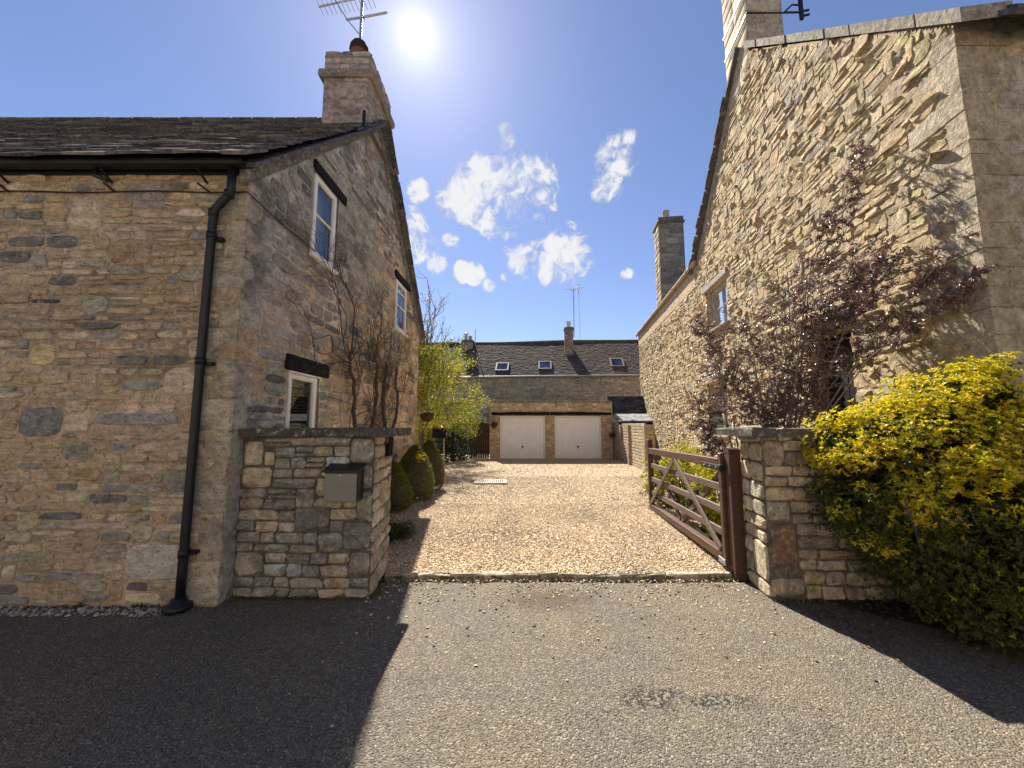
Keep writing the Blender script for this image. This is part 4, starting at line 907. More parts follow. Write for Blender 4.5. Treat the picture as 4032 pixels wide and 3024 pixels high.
# rear chimney
y0 = 17.8; mb = MB(); R_ = frameR(HU, HN); c_ = np.array([7.78, y0 + .35, 0])
mb.box(c_ + np.array([0, 0, 9.3]), (.95, 1.15, 4.2), R_, (.20, .18, .145)); rc = mb.obj('rear_chimney', M['gable'], hs)
mb = MB(); mb.bbox(c_ + np.array([0, 0, 11.36]), (1.09, 1.29, .10), .03, R_, (.13, .12, .10)); mb.bbox(c_ + np.array([0, 0, 11.53]), (.97, 1.17, .22), .02, R_, (.16, .14, .12)); mb.obj('cap', M['coping'], rc)
mb = MB(); mb.lathe([(.17, 0), (.18, .06), (.16, .1), (.16, .48), (.175, .5)], (7.66, y0 + .3, 11.62), 14); mb.obj('chimney_pot', M['paleclay'], rc, True)
cf = c_ - HU * .475; cl = c_ + HN * .575
wa = Wall(cf + HN * .575, -HN, -HU, M['gable']); wb_ = Wall(cl - HU * .475, HU, HN, M['gold'])
for wl, LL, pal in ((wa, 1.15, [(2, (.22, .195, .155)), (1, (.16, .145, .12)), (1, (.28, .24, .185))]), (wb_, .95, PH)):
    for cell in layout(rng, 0, LL, 7.4, 11.28, (.18, .34), (.25, .6), gap=.03, jump=.05): wl.put(rng, cell, .02, pick(rng, pal), n=10, sq=.42, tilt=.4)
emit([(wa, rc), (wb_, rc)], 200)
# windows, door
M['greywin'] = plain('grey_window_timber', (.36, .34, .31), .7, .3, .2, 6, .3, 40)
window(hs, HP, HU, HN, OPH[0], .15, .07, (.5,), M['greywin'], 'room', (.10, M['greywood']), .45)
window(hs, HP, HU, HN, OPH[1], .15, .07, (.5,), M['greywin'], 'room', (.06, M['greywood']), .5)
for ya, yb, za, zb, m_ in ((8.42, 9.96, 5.0, 5.15, 'greywood'), (8.78, 10.12, 2.62, 2.92, 'ashlar'), (4.82, 5.88, 2.86, 3.06, 'darkwood')):
    mb = MB(); mb.bbox(hp((ya+yb)/2, -.02, (za+zb)/2), ((yb-ya)*KU, .14, zb-za), .012, R_, (.42, .36, .26)); mb.obj('lintel', M[m_], hs)
a, b_, c, d = OPH[2]; hq = lambda u, n_, z_: np.array(HP) + R_ @ np.array([u, n_, z_])
mb = MB(); w = (b_ - a) / 6
mb.box(hq((a+b_)/2, -.20, (c+d)/2), (b_ - a, .03, d - c), R_); dr = mb.obj('door', M['darkwood'], hs)
for k in range(5):
    mb = MB(); mb.bbox(hq(a + .05 + (k + .5) * (b_ - a - .1) / 5, -.175, (c+d)/2 - .05), ((b_-a-.1)/5 - .008, .02, d - c - .2), .004, R_); mb.obj('board', M['darkwood'], dr)
for uu in (a + .04, b_ - .04):
    mb = MB(); mb.bbox(hq(uu, -.13, (c+d)/2), (.07, .10, d - c), .008, R_); mb.obj('door_frame', M['weatherwood'], dr)
# street gutter end and roof edge
mb = MB(); prof = [(math.cos(t) * .075, math.sin(t) * .075) for t in np.linspace(math.pi, 2 * math.pi, 9)] + [(.068, 0), (-.068, 0)]
mb.prism([(4.62, 3.02 + p[0], 5.18 + p[1]) for p in prof], (5.5, 0, 0)); mb.obj('street_gutter', M['greygutter'], hs)
for k in range(10):
    mb = MB(); xx = 4.55 + k * .30; mb.box((xx, 3.14, 5.30), (.285, .42, .04), np.array(Matrix.Rotation(rad(44), 3, 'X')), SLC(rng), .006, rng); mb.obj('slate', M['slate'], hr_)

# ================================================================== GARAGE
ga = thing('garage', 'flat roofed double stone garage with two white up and over doors', 'garage', (1.77, 19.5, 0))
GY = 17.4; OPA = [(.46, 2.49, -.06, 1.96), (2.93, 5.02, -.06, 1.96)]
mb = MB(); panel(mb, (-1.0, GY, 0), (1, 0, 0), (0, -1, 0), [0, 5.54], lambda u: 2.55, OPA, reveal=.14, col=(.40, .31, .2)); gf = mb.obj('front_wall', M['mortar'], ga)
mb = MB(); mb.add([(-1, GY, 0), (-1, 22.4, 0), (-1, 22.4, 2.5), (-1, GY, 2.5)], [[3, 2, 1, 0]], (.36, .28, .18)); mb.add([(4.54, GY, 0), (4.54, 22.4, 0), (4.54, 22.4, 2.5), (4.54, GY, 2.5)], [[0, 1, 2, 3]], (.36, .28, .18)); mb.obj('side_walls', M['mortar'], ga)
mb = MB(); mb.bbox((1.77, 19.9, 2.585), (5.62, 5.1, .06), .01, None, (.16, .15, .14)); mb.obj('roof', M['coping'], ga)
wl = Wall((-1.0, GY, 0), (1, 0, 0), (0, -1, 0), M['flush'])
PGa = [(3, (.41, .31, .185)), (2, (.36, .28, .185)), (2, (.46, .38, .26)), (1, (.28, .23, .17)), (.6, (.54, .48, .37))]
for cell in layout(rng, .02, 5.52, .0, 2.53, (.085, .15), (.15, .36), [(.08, 2.70, 1.94, 2.13), (2.72, 5.48, 1.94, 2.13), (.44, 2.51, 0, 1.98), (2.91, 5.04, 0, 1.98)], gap=.02, jump=.08): wl.put(rng, cell, .014, pick(rng, PGa), n=10, sq=.5, tilt=.5)
emit([(wl, gf)], 290)
for a, b_ in ((-.92, 1.70), (1.73, 4.48)):
    mb = MB(); xs = np.linspace(a, b_, 9); tp = 2.12 + rng.normal(0, .012, 9); bt = 1.985 + rng.normal(0, .006, 9)
    P = [(x_, 17.34, z_) for x_, z_ in zip(xs, bt)] + [(x_, 17.34, z_) for x_, z_ in zip(xs[::-1], tp[::-1])]; mb.prism(P, (0, .12, 0)); mb.obj('lintel', M['darkwood'], ga)
for a, b_ in ((-.54, 1.49), (1.93, 4.02)):
    mb = MB(); fwd = .06
    for c_, s_ in (((a + fwd/2, 17.49, .97), (fwd, .07, 1.94)), ((b_ - fwd/2, 17.49, .97), (fwd, .07, 1.94)), (((a+b_)/2, 17.49, 1.91), (b_ - a - 2*fwd - .002, .07, .06))): mb.bbox(c_, s_, .005)
    df = mb.obj('door_frame', M['doorfr'], ga)
    n = 17; u0, u1 = a + fwd + .006, b_ - fwd - .006; V = []; F = []; w = (u1 - u0) / n
    xs, ys = [], []
    for k in range(n):
        x0 = u0 + k * w; xs += [x0, x0 + w * .10, x0 + w * .16, x0 + w * .94]; ys += [17.505, 17.505, 17.485, 17.485]
    xs.append(u1); ys.append(17.505); m_ = len(xs)
    V = [(x_, y_, .045) for x_, y_ in zip(xs, ys)] + [(x_, y_, 1.868) for x_, y_ in zip(xs, ys)]
    F = [[i, i + 1, m_ + i + 1, m_ + i] for i in range(m_ - 1)]
    mb = MB(); mb.add(V, F); mb.box2((u0, 17.508, .03), (u1, 17.53, 1.872)); gd = mb.obj('garage_door', M['door'], ga)
    mb = MB(); mb.tube([((a+b_)/2, 17.485, .56), ((a+b_)/2, 17.47, .56)], .045, 12); mb.box2(((a+b_)/2 - .012, 17.44, .50), ((a+b_)/2 + .012, 17.468, .57)); mb.obj('handle', M['black'], gd)

# ================================================================== FAR TERRACE
FU = np.array([1, -.085, 0]); FU /= np.linalg.norm(FU); FN = np.array([FU[1], -FU[0], 0]); FP = np.array([-8.0, 24.75, 0])
fp = lambda u, d, z_: FP + FU * u + FN * d + np.array([0, 0, z_])
ft = thing('terrace_house', 'long low stone terrace behind the garage with tiled roof and four rooflights', 'house', (1, 26, 0))
mb = MB(); panel(mb, FP, FU, FN, [0, 21], lambda u: 4.62, [], col=(.30, .26, .19)); fwl = mb.obj('front_wall', M['far'], ft)
mb = MB(); mb.add([fp(0, -6, 0), fp(21, -6, 0), fp(21, -6, 4.6), fp(0, -6, 4.6)], [[0, 1, 2, 3]], (.3, .26, .19))
mb.add([fp(21, 0, 0), fp(21, -6, 0), fp(21, -6, 4.6), fp(21, -3, 7.3), fp(21, 0, 4.6)], [[0, 1, 2, 3, 4]], (.3, .26, .19)); mb.add([fp(0, 0, 0), fp(0, -6, 0), fp(0, -6, 4.6), fp(0, -3, 7.3), fp(0, 0, 4.6)], [[0, 1, 2, 3, 4]], (.3, .26, .19)); mb.obj('rear_walls', M['far'], ft)
wl = Wall(FP, FU, FN, M['far'])
for cell in layout(rng, 3.5, 17.5, 1.8, 4.58, (.10, .17), (.22, .6), gap=.015): wl.put(rng, cell, .016, pick(rng, [(3, (.29, .255, .19)), (2, (.25, .22, .17)), (1.2, (.34, .29, .21)), (.8, (.20, .185, .155))]), n=8, sq=.4, tilt=.5)
emit([(wl, fwl)], 250)
mb = MB()
for s_ in (1, -1):
    d0 = .15 if s_ > 0 else -6.15
    mb.hexa([fp(-.2, d0, 4.50), fp(21.2, d0, 4.50), fp(21.2, -3, 7.32), fp(-.2, -3, 7.32), fp(-.2, d0, 4.57), fp(21.2, d0, 4.57), fp(21.2, -3, 7.39), fp(-.2, -3, 7.39)], (.07, .06, .06))
fr = mb.obj('roof', M['tile'], ft)
S_ = np.array(fp(0, -3, 7.39) - fp(0, .15, 4.57)); SLN = np.linalg.norm(S_); S_ /= SLN; NN = np.cross(FU, S_); NN *= np.sign(NN[2])
TC = lambda r: np.array([(.088, .066, .053), (.11, .082, .065), (.07, .055, .047), (.14, .11, .085)][r.choice(4, p=[.4, .3, .2, .1])]) * r.uniform(.85, 1.15)
slates(fr, fp(3.0, .15, 4.58), FU, S_, NN, 15.5, SLN, lambda t: .125, (.20, .27), .016, M['tile'], TC, rng, 0, bow=lambda u, s: .012 + .010 * np.sin(u * .8))
mb = MB()
for k in range(48): mb.tube([fp(k * .44, -3, 7.41 + .03 * math.sin(k * .3)), fp(k * .44 + .43, -3, 7.41 + .03 * math.sin(k * .3 + .2))], .11, 8, np.array((.13, .115, .09)) * rng.uniform(.8, 1.2))
mb.obj('ridge_tiles', M['tile'], fr)
RT = np.stack((FU, S_, NN), 1)
M['skyframe'] = plain('rooflight_frame', (.13, .13, .125), .55, .4, .15, 5)
for u_, s_ in ((7.35, 1.0), (10.12, 1.12), (14.72, 1.32), (16.75, 1.42)):
    c_ = fp(u_, .15, 4.57) + S_ * s_ + NN * .07; mb = MB(); w, h, f_ = .86, .92, .10
    for cc, ss in (((-w/2 + f_/2, 0, 0), (f_, h, .12)), ((w/2 - f_/2, 0, 0), (f_, h, .12)), ((0, h/2 - f_/2, 0), (w - 2*f_, f_, .12)), ((0, -h/2 + f_/2, 0), (w - 2*f_, f_, .12))): mb.bbox(c_ + RT @ np.array(cc), ss, .01, RT)
    sk = mb.obj('rooflight', M['skyframe'], ft); mb = MB(); mb.add([c_ + RT @ np.array(q) for q in ((-w/2+f_, -h/2+f_, .02), (w/2-f_, -h/2+f_, .02), (w/2-f_, h/2-f_, .02), (-w/2+f_, h/2-f_, .02))], [[0, 1, 2, 3]]); mb.obj('pane', M['glass'], sk)
    mb = MB(); mb.add([c_ + RT @ np.array(q) for q in ((-w/2+f_, -h/2+f_, -.02), (w/2-f_, -h/2+f_, -.02), (w/2-f_, h/2-f_, -.02), (-w/2+f_, h/2-f_, -.02))], [[0, 1, 2, 3]]); mb.obj('blind', M['white'], sk)
    mb = MB(); mb.box(c_ + RT @ np.array([0, -h/2 - .09, -.045]), (w + .12, .18, .02), RT); mb.obj('flashing', M['black'], sk)
mb = MB(); mb.tube([fp(3, .22, 4.56), fp(20, .22, 4.56)], .055, 8); fg = mb.obj('gutter', M['greygutter'], ft)
mb = MB(); mb.tube([fp(5.72, .2, 4.54), fp(5.72, .08, 4.4), fp(5.72, .08, 1.2)], .04, 8); mb.obj('downpipe', M['greygutter'], ft)
for u_, d_, w, dp_, z0, z1, pots, al in ((4.65, -2.7, .78, .7, 6.2, 7.55, [(-.16, .34, .12), (.14, .30, .15)], 0), (11.75, -1.9, .56, .66, 6.0, 8.12, [(0, .42, .16)], 0)):
    mb = MB(); R2 = frameR(FU, FN); mb.box(fp(u_, d_, (z0 + z1) / 2), (w, dp_, z1 - z0), R2, (.17, .145, .115)); c1 = mb.obj('chimney', M['far'], ft)
    mb = MB(); mb.bbox(fp(u_, d_, z1 - .12), (w + .10, dp_ + .10, .14), .03, R2, (.13, .115, .095)); mb.obj('band', M['far'], c1)
    wf_ = Wall(fp(u_ - w/2, d_ + dp_/2, 0), FU, FN, M['far']); ws_ = Wall(fp(u_ - w/2, d_ - dp_/2, 0), FN, -FU, M['far'])
    for w_, L_ in ((wf_, w), (ws_, dp_)):
        for cell in layout(rng, 0, L_, z0 + .3, z1 - .22, (.13, .2), (.16, .35), gap=.025): w_.put(rng, cell, .015, pick(rng, [(2, (.24, .20, .15)), (1, (.17, .15, .12)), (1, (.30, .26, .19))]), n=8, sq=.45)
    emit([(wf_, c1), (ws_, c1)], 100)
    for du, h, r in pots: mb = MB(); mb.lathe([(r, 0), (r * 1.08, .05), (r * .9, .1), (r * .9, h), (r, h + .03)], fp(u_ + du, d_, z1), 12); mb.obj('chimney_pot', M['paleclay'] if len(pots) > 1 else M['far'], c1, True)
mb = MB(); p_ = fp(4.49, -2.7, 7.9); mb.lathe([(.10, .04), (.10, .12), (.17, .14), (.16, .18), (.05, .24)], p_, 12); mb.obj('cowl', M['galv'], ft, True)
# aerials on the far roof
fa = thing('tv_aerial', 'tall thin television aerial on the far terrace chimney against blue sky', 'aerial', fp(12.1, -2.0, 7.8))
mb = MB(); mb.tube([fp(12.12, -2.0, 7.5), fp(12.14, -2.0, 10.95)], .03, 8); mb.obj('mast', M['galv'], fa)
mb = MB(); mb.tube([fp(11.5, -2.0, 10.86), fp(12.85, -2.0, 11.0)], .02, 6); bm_ = mb.obj('boom', M['galv'], fa)
for k in range(10): mb = MB(); c_ = fp(11.52 + k * .135, -2.0, 10.865 + k * .014); mb.tube([c_ - np.array([0, .12, .06]), c_ + np.array([0, .12, .06])], .012, 5); mb.obj('rod', M['galv'], bm_)
mb = MB(); mb.tube([fp(12.45, -2, 11.28), fp(12.55, -2, 10.98), fp(12.45, -2, 10.6)], .018, 6); mb.tube([fp(11.9, -2, 10.88), fp(12.0, -2, 10.78), fp(12.3, -2, 10.80), fp(12.4, -2, 10.93)], .015, 6); mb.obj('reflector', M['galv'], fa)
mb = MB(); mb.tube([fp(12.5, -2.05, 10.9), fp(12.52, -2.2, 9.2), fp(12.6, -2.6, 7.4)], .008, 5); mb.obj('cable', M['black'], fa)
mb = MB(); mb.tube([fp(5.15, -2.7, 7.2), fp(5.15, -2.7, 8.35)], .028, 6); tag(mb.obj('roof_pole', M['galv']), 'short bare pole beside the small twin pot chimney on the far roof', 'pole')

# ================================================================== LEAN-TO AND YARD WALL
le = thing('lean_to', 'low slate roofed outbuilding between the garage and the right house', 'outbuilding', (5.4, 17.6, 0))
mb = MB(); mb.box2((4.58, 16.75, 0), (6.28, 16.95, 1.66), (.22, .185, .135)); mb.box2((4.58, 16.98, 0), (6.28, 18.6, 1.66), (.22, .185, .135)); mb.obj('wall', M['far'], le)
mb = MB(); mb.hexa([(4.56, 17.55, 1.98), (6.5, 17.55, 1.98), (6.5, 18.35, 2.86), (4.56, 18.35, 2.86), (4.56, 17.55, 2.03), (6.5, 17.55, 2.03), (6.5, 18.35, 2.91), (4.56, 18.35, 2.91)], (.03, .03, .036)); up_ = mb.obj('upper_roof', M['tile'], le)
mb = MB(); mb.hexa([(4.56, 16.55, 1.66), (6.4, 16.55, 1.66), (6.4, 17.60, 2.0), (4.56, 17.60, 2.0), (4.56, 16.55, 1.70), (6.4, 16.55, 1.70), (6.4, 17.60, 2.04), (4.56, 17.60, 2.04)], (.2, .2, .2)); lo_ = mb.obj('lower_roof', M['slate'], le)
s_ = math.hypot(1.05, .34); slates(lo_, (4.58, 16.53, 1.705), (1, 0, 0), (0, 1.05/s_, .34/s_), (0, -.34/s_, 1.05/s_), 1.8, s_, lambda t: .22, (.28, .34), .010, M['slate'], lambda r: np.array((.24, .245, .25)) * r.uniform(.85, 1.2), rng, 200, jit=.4)
s_ = math.hypot(.8, .88); slates(up_, (4.58, 17.53, 2.03), (1, 0, 0), (0, .8/s_, .88/s_), (0, -.88/s_, .8/s_), 1.9, s_, lambda t: .16, (.24, .28), .008, M['tile'], lambda r: np.array((.03, .03, .036)) * r.uniform(.8, 1.3), rng, 200, jit=.4)
mb = MB(); mb.box2((4.60, 16.56, 1.56), (6.3, 16.60, 1.65)); mb.obj('fascia', M['darkwood'], le)

yw = thing('yard_wall', 'buff block yard wall with square piers beyond the open gate', 'wall', (4.5, 14.3, 0))
YU = np.array([.055, 1, 0]); YU /= np.linalg.norm(YU); YN = np.array([-YU[1], YU[0], 0]); YP = np.array([4.40, 12.75, 0]); yp = lambda u, d, z_: YP + YU * u + YN * d + np.array([0, 0, z_]); RY = frameR(YU, YN)
mb = MB(); mb.box(yp(1.65, -.12, .76), (3.3, .20, 1.52), RY, (.36, .29, .20)); cr_ = mb.obj('wall_core', M['mortar'], yw)
z = .04; row = 0
while z < 1.50:
    u = -.15 if row % 2 else 0; 
    while u < 3.28:
        w = rng.uniform(.27, .34); a, b_ = max(u, .01), min(u + w - .014, 3.29)
        if b_ - a > .04 and not (1.93 < (a + b_) / 2 < 2.18):
            mb = MB(); mb.bbox(yp((a+b_)/2, -.012, z + .05), (b_ - a, .05, .098), .012, RY, pick(rng, [(2, (.41, .33, .22)), (2, (.37, .30, .205)), (1, (.33, .27, .19))], .08)); mb.obj('block', M['ashlar'], cr_)
        u += w
    z += .112; row += 1
for u_, w in ((-.10, .22), (2.06, .20), (3.38, .20)):
    for k in range(5): mb = MB(); mb.bbox(yp(u_, -.08, .155 + k * .31), (w, .34, .302), .012, RY, np.array((.30, .24, .165)) * rng.uniform(.88, 1.1)); mb.obj('pier_block', M['ashlar'], yw)
mb = MB(); mb.bbox(yp(1.65, -.12, 1.535), (3.1, .24, .04), .008, RY, (.34, .28, .2)); mb.obj('coping', M['ashlar'], yw)
mb = MB()
for k in range(14): mb.tube([yp(2.2 + rng.normal(0, .08), -.12 + rng.normal(0, .05), 1.55), yp(2.2 + rng.normal(0, .14), -.12 + rng.normal(0, .06), 1.68 + rng.uniform(0, .08))], .012, 5)
tag(mb.obj('potted_flowers', M['maroon']), 'tiny red flowers standing on top of the yard wall', 'flowers')

# ================================================================== GATES
gate = thing('field_gate', 'open five bar timber driveway gate, reddish brown with crossed braces', 'gate', (2.42, 5.6, .05))
A_ = np.array([2.275, 4.20, 0]); B_ = np.array([2.53, 7.12, 0]); TU = (B_ - A_); TL = np.linalg.norm(TU); TU /= TL; TN = np.array([-TU[1], TU[0], 0]); RT = frameR(TU, TN)
gp = lambda u, d, z_: A_ + TU * u + TN * d + np.array([0, 0, z_ - .02 * u])
tilt = RT @ np.array(Matrix.Rotation(-math.atan(.02) * -1, 3, 'Y'))
def rail(name, u0, u1, zc, w, t, d=0, mat='redwood'):
    mb = MB(); mb.bbox(gp((u0+u1)/2, d, zc), (u1 - u0, t, w), .008, tilt); return mb.obj(name, M[mat], gate)
rail('top_rail', .045, TL - .045, 1.135, .105, .075); rail('bottom_rail', .045, TL - .045, .155, .10, .09)
for zc in (.40, .635, .875): rail('rail', .05, TL - .05, zc, .085, .03, 0, 'weatherwood')
mb = MB(); mb.bbox(gp(.0, 0, .67), (.085, .085, 1.16), .012, RT); mb.obj('hanging_stile', M['redwood'], gate)
mb = MB(); mb.bbox(gp(TL, 0, .72), (.085, .085, 1.24), .012, RT); mb.obj('closing_stile', M['redwood'], gate)
def brace(u0, z0, u1, z1, d):
    a, b_ = gp(u0, d, z0), gp(u1, d, z1); ax = (b_ - a) / np.linalg.norm(b_ - a); R3 = np.stack((ax, TN, np.cross(ax, TN)), 1); mb = MB(); mb.bbox((a + b_) / 2, (np.linalg.norm(b_ - a), .03, .075), .006, R3); mb.obj('brace', M['weatherwood'], gate)
brace(.08, .22, 1.48, 1.07, .034); brace(TL - .08, .22, 1.52, 1.07, .034); brace(TL - .08, 1.06, 1.52, .22, -.034); brace(.08, 1.06, 1.46, .22, -.034)
mb = MB(); mb.bbox(gp(.20, .044, 1.09), (.56, .012, .06), .003, RT); mb.bbox(gp(-.06, .05, 1.09), (.05, .05, .075), .006, RT); hg = mb.obj('hinge_strap', M['black'], gate)
for u_ in (.06, .22, .38): mb = MB(); mb.tube([gp(u_, .050, 1.09), gp(u_, .058, 1.09)], .011, 8); mb.obj('bolt', M['galv'], hg)
mb = MB(); mb.bbox(gp(.03, .050, .12), (.15, .012, .06), .003, RT); mb.tube([gp(.02, .056, .12), gp(.02, .064, .12)], .011, 8); mb.obj('lower_hinge', M['galv'], gate)
mb = MB(); mb.tube([gp(TL - .12, 0, .12), gp(TL - .12, 0, -.0)], .009, 6); mb.obj('drop_bolt', M['black'], gate)
mb = MB(); R4 = RT; c_ = np.array([2.315, 4.085, 0]); mb.bbox(c_ + np.array([0, 0, .62]), (.115, .115, 1.28), .008, R4)
prof = [(math.cos(t) * .062, math.sin(t) * .055) for t in np.linspace(0, math.pi, 9)]
mb.prism([c_ + np.array([0, 0, 1.255]) + TU * p[0] + TN * -.0615 + np.array([0, 0, p[1]]) for p in prof], TN * .123)
tag(mb.obj('gate_post', M['redwood']), 'stout dark timber gate post standing against the right stone wall', 'post')

rg = thing('side_gate', 'dark maroon boarded side gate at the left end of the garage', 'gate', (-1.42, 17.5, 0))
for k in range(8):
    x0 = -1.86 + k * .105; t = (k - 3.5) / 4; h = 1.62 - .10 * abs(t) ** 1.5 + (.06 if k < 3 else 0); mb = MB(); mb.bbox((x0 + .05, 17.50, .06 + h / 2), (.098, .025, h), .004); mb.obj('board', M['maroon'], rg)
for zc in (.35, 1.25): mb = MB(); mb.bbox((-1.44, 17.535, zc), (.82, .03, .09), .005); mb.obj('ledge', M['maroon'], rg)
mb = MB(); mb.bbox((-1.44, 17.46, .045), (.80, .08, .03), .005); mb.obj('threshold', M['doorfr'], rg)

# drain grating in the gravel
dg = thing('drain_cover', 'pale rectangular drain grating set in the gravel', 'drain cover', (-.56, 10.3, .05))
mb = MB()
for c_, s_ in (((-.56, 10.02, .062), (.86, .08, .03)), ((-.56, 10.58, .062), (.86, .08, .03)), ((-.95, 10.3, .062), (.08, .478, .03)), ((-.17, 10.3, .062), (.08, .478, .03))): mb.bbox(c_, s_, .006, None, (.42, .36, .27))
mb.obj('surround', M['ashlar'], dg)
for k in range(14): mb = MB(); mb.bbox((-.89 + k * .051, 10.3, .064), (.026, .47, .02), .003); mb.obj('bar', M['galv'], dg)

# ================================================================== ACROSS THE LANE: unseen cottage added to bounce warm light onto shaded walls
bounce_cot = thing('stone_cottage', 'unseen sunlit stone cottage across the lane behind the viewer, added to bounce warm light', 'house', (0, -10, 0))
OPX = [(2.5, 3.6, .9, 2.1), (6.0, 7.1, .9, 2.1), (9.5, 10.5, .02, 2.05), (13.5, 14.6, .9, 2.1), (18., 19.1, .9, 2.1), (23, 24.1, .9, 2.1)]
mb = MB(); panel(mb, (-14, -7.4, 0), (1, 0, 0), (0, 1, 0), [0, 28], lambda u: 4.7, OPX, col=(.48, .39, .25)); mb.obj('front_wall', M['mortar'], bounce_cot)
mb = MB(); mb.hexa([(-14.2, -7.2, 4.6), (14.2, -7.2, 4.6), (14.2, -10.4, 7.6), (-14.2, -10.4, 7.6), (-14.2, -7.2, 4.7), (14.2, -7.2, 4.7), (14.2, -10.4, 7.7), (-14.2, -10.4, 7.7)], (.16, .14, .12)); mb.obj('roof', M['slate'], bounce_cot)
for q in OPX:
    if q[2] > .5: window(bounce_cot, (-14, -7.4, 0), (1, 0, 0), (0, 1, 0), q, .08, .06, (.5,), M['white'], 'room', (.06, M['ashlar']), .5)
mb = MB(); mb.box2((-4.48, -7.52, .02), (-3.52, -7.48, 2.03)); mb.obj('door', M['darkwood'], bounce_cot)

# ================================================================== PLANTS
rng = np.random.default_rng(77)
# clipped yew cones
YP_ = [(5, (.12, .138, .022)), (3, (.18, .185, .028)), (2, (.065, .085, .016)), (.8, (.30, .28, .035))]
for i, (x, y, h, r, lab) in enumerate(((-2.17, 6.95, .86, .38, 'nearest of the three clipped yew cones, partly behind the left wall'),
                                       (-1.99, 7.95, 1.08, .40, 'middle of the three clipped yew cones, with a bright yellow sprig'),
                                       (-1.96, 9.15, 1.12, .37, 'farthest of the three clipped yew cones along the left cottage'))):
    t = thing('yew_cone', lab, 'topiary', (x, y, .03), 'clipped yew cones along the cottage wall')
    n = 15000; s = rng.uniform(0, 1, n) ** .9; th = rng.uniform(0, 6.283, n)
    prof = r * np.interp(s, [0, .12, .30, .55, .8, .93, 1.0], [.70, .92, 1.0, .84, .52, .27, .04])
    lump = 1 + .05 * np.sin(th * 3 + s * 7 + i) + .04 * np.sin(th * 7 - s * 13) + rng.normal(0, .035, n)
    rr = prof * lump * np.where(rng.random(n) < .25, rng.uniform(.7, 1, n), 1)
    P = np.stack((x + rr * np.cos(th), y + rr * np.sin(th), .05 + s * h), 1)
    D = np.stack((np.cos(th), np.sin(th), .55 + 0 * th), 1) + rng.normal(0, .5, (n, 3))
    Q = leaf_arrays(rng, P, D, rng.uniform(.018, .038, n), rng.uniform(.008, .014, n), fold=.05); C = mixcols(rng, n, YP_, .25)
    if i == 1:
        k = 90; P2 = np.array([x + .14, y - .20, .90]) + rng.normal(0, .045, (k, 3)); Q = np.concatenate((Q, leaf_arrays(rng, P2, rng.normal(size=(k, 3)) + np.array([0, 0, 1]), rng.uniform(.03, .05, k), rng.uniform(.015, .02, k)))); C = np.concatenate((C, mixcols(rng, k, [(1, (.62, .52, .03))])))
    leaves_obj('crown', Q, C, M['yew'], t)
    mb = MB(); mb.lathe([(r * .55, .10), (r * .84, .16), (r * .9, h * .30), (r * .74, h * .55), (r * .44, h * .8), (r * .12, h * .97)], (x, y, .03), 14, (.015, .02, .008)); mb.obj('inner_twigs', M['bark'], t, True)
    mb = MB(); mb.tube([(x, y, 0), (x, y, .25)], .035, 7); mb.obj('trunk', M['bark'], t)
# tuft of grass at the wall foot
t = thing('grass_tuft', 'arching dark grass tuft at the back of the left wall by the gravel', 'plant', (-1.55, 5.35, .03))
n = 700; th = rng.uniform(0, 6.283, n); el = rng.uniform(.3, 1.3, n); P = np.array([-1.60, 5.35, .04]) + rng.normal(0, .07, (n, 3)) * np.array([1, 1, .1]); L = rng.uniform(.15, .36, n)
D = np.stack((np.cos(th) * np.cos(el), np.sin(th) * np.cos(el), np.sin(el)), 1); mid = P + D * L[:, None] * .6; D2 = D + np.array([0, 0, -.9]); D2 /= np.linalg.norm(D2, axis=1)[:, None]
C = mixcols(rng, n, [(2, (.05, .07, .025)), (1, (.09, .10, .04)), (1, (.035, .05, .02))])
leaves_obj('blades', np.concatenate((leaf_arrays(rng, P, D, L * .7, np.full(n, .012), fold=.02), leaf_arrays(rng, mid, D2, L * .5, np.full(n, .009), fold=.02))), np.concatenate((C, C)), M['yew'], t)

# golden shrub filling the right foreground
def bush(rng, name, lab, cat, blobs, nro, k, L, Wd, pal, loc, mat='leaf', fuzz=.10, upb=.35, inner=(.02, .025, .008), dense=1.0, sun_bias=None, group=None):
    t = thing(name, lab, cat, loc, group); Pc, Dc, Cs = [], [], []
    wts = np.array([b[3] * b[4] for b in blobs]); wts = wts / wts.sum()
    for (bx, by, bz, br, bh), w in zip(blobs, wts):
        n = int(nro * w); d = sphere_dirs(rng, n); rr = 1 + .10 * np.sin(d[:, :1] * 9 + bx) + .10 * np.sin(d[:, 2:] * 11 + d[:, 1:2] * 7) + rng.normal(0, fuzz, (n, 1))
        inn = rng.random((n, 1)) < .22; rr = np.where(inn, rr * rng.uniform(.6, .95, (n, 1)), rr)
        P = np.array([bx, by, bz]) + d * np.array([br, br, bh]) * rr
        keep = np.ones(n, bool)
        for (cx, cy, cz, r2, h2) in blobs:
            q = (P - np.array([cx, cy, cz])) / np.array([r2, r2, h2]); keep &= ~((q ** 2).sum(1) < .42)
        keep &= P[:, 2] > .03; Pc.append(P[keep]); Dc.append((d + np.array([0, 0, upb]) + rng.normal(0, .3, d.shape))[keep])
    P = np.concatenate(Pc); D = np.concatenate(Dc); D /= np.linalg.norm(D, axis=1)[:, None]; return t, P, D
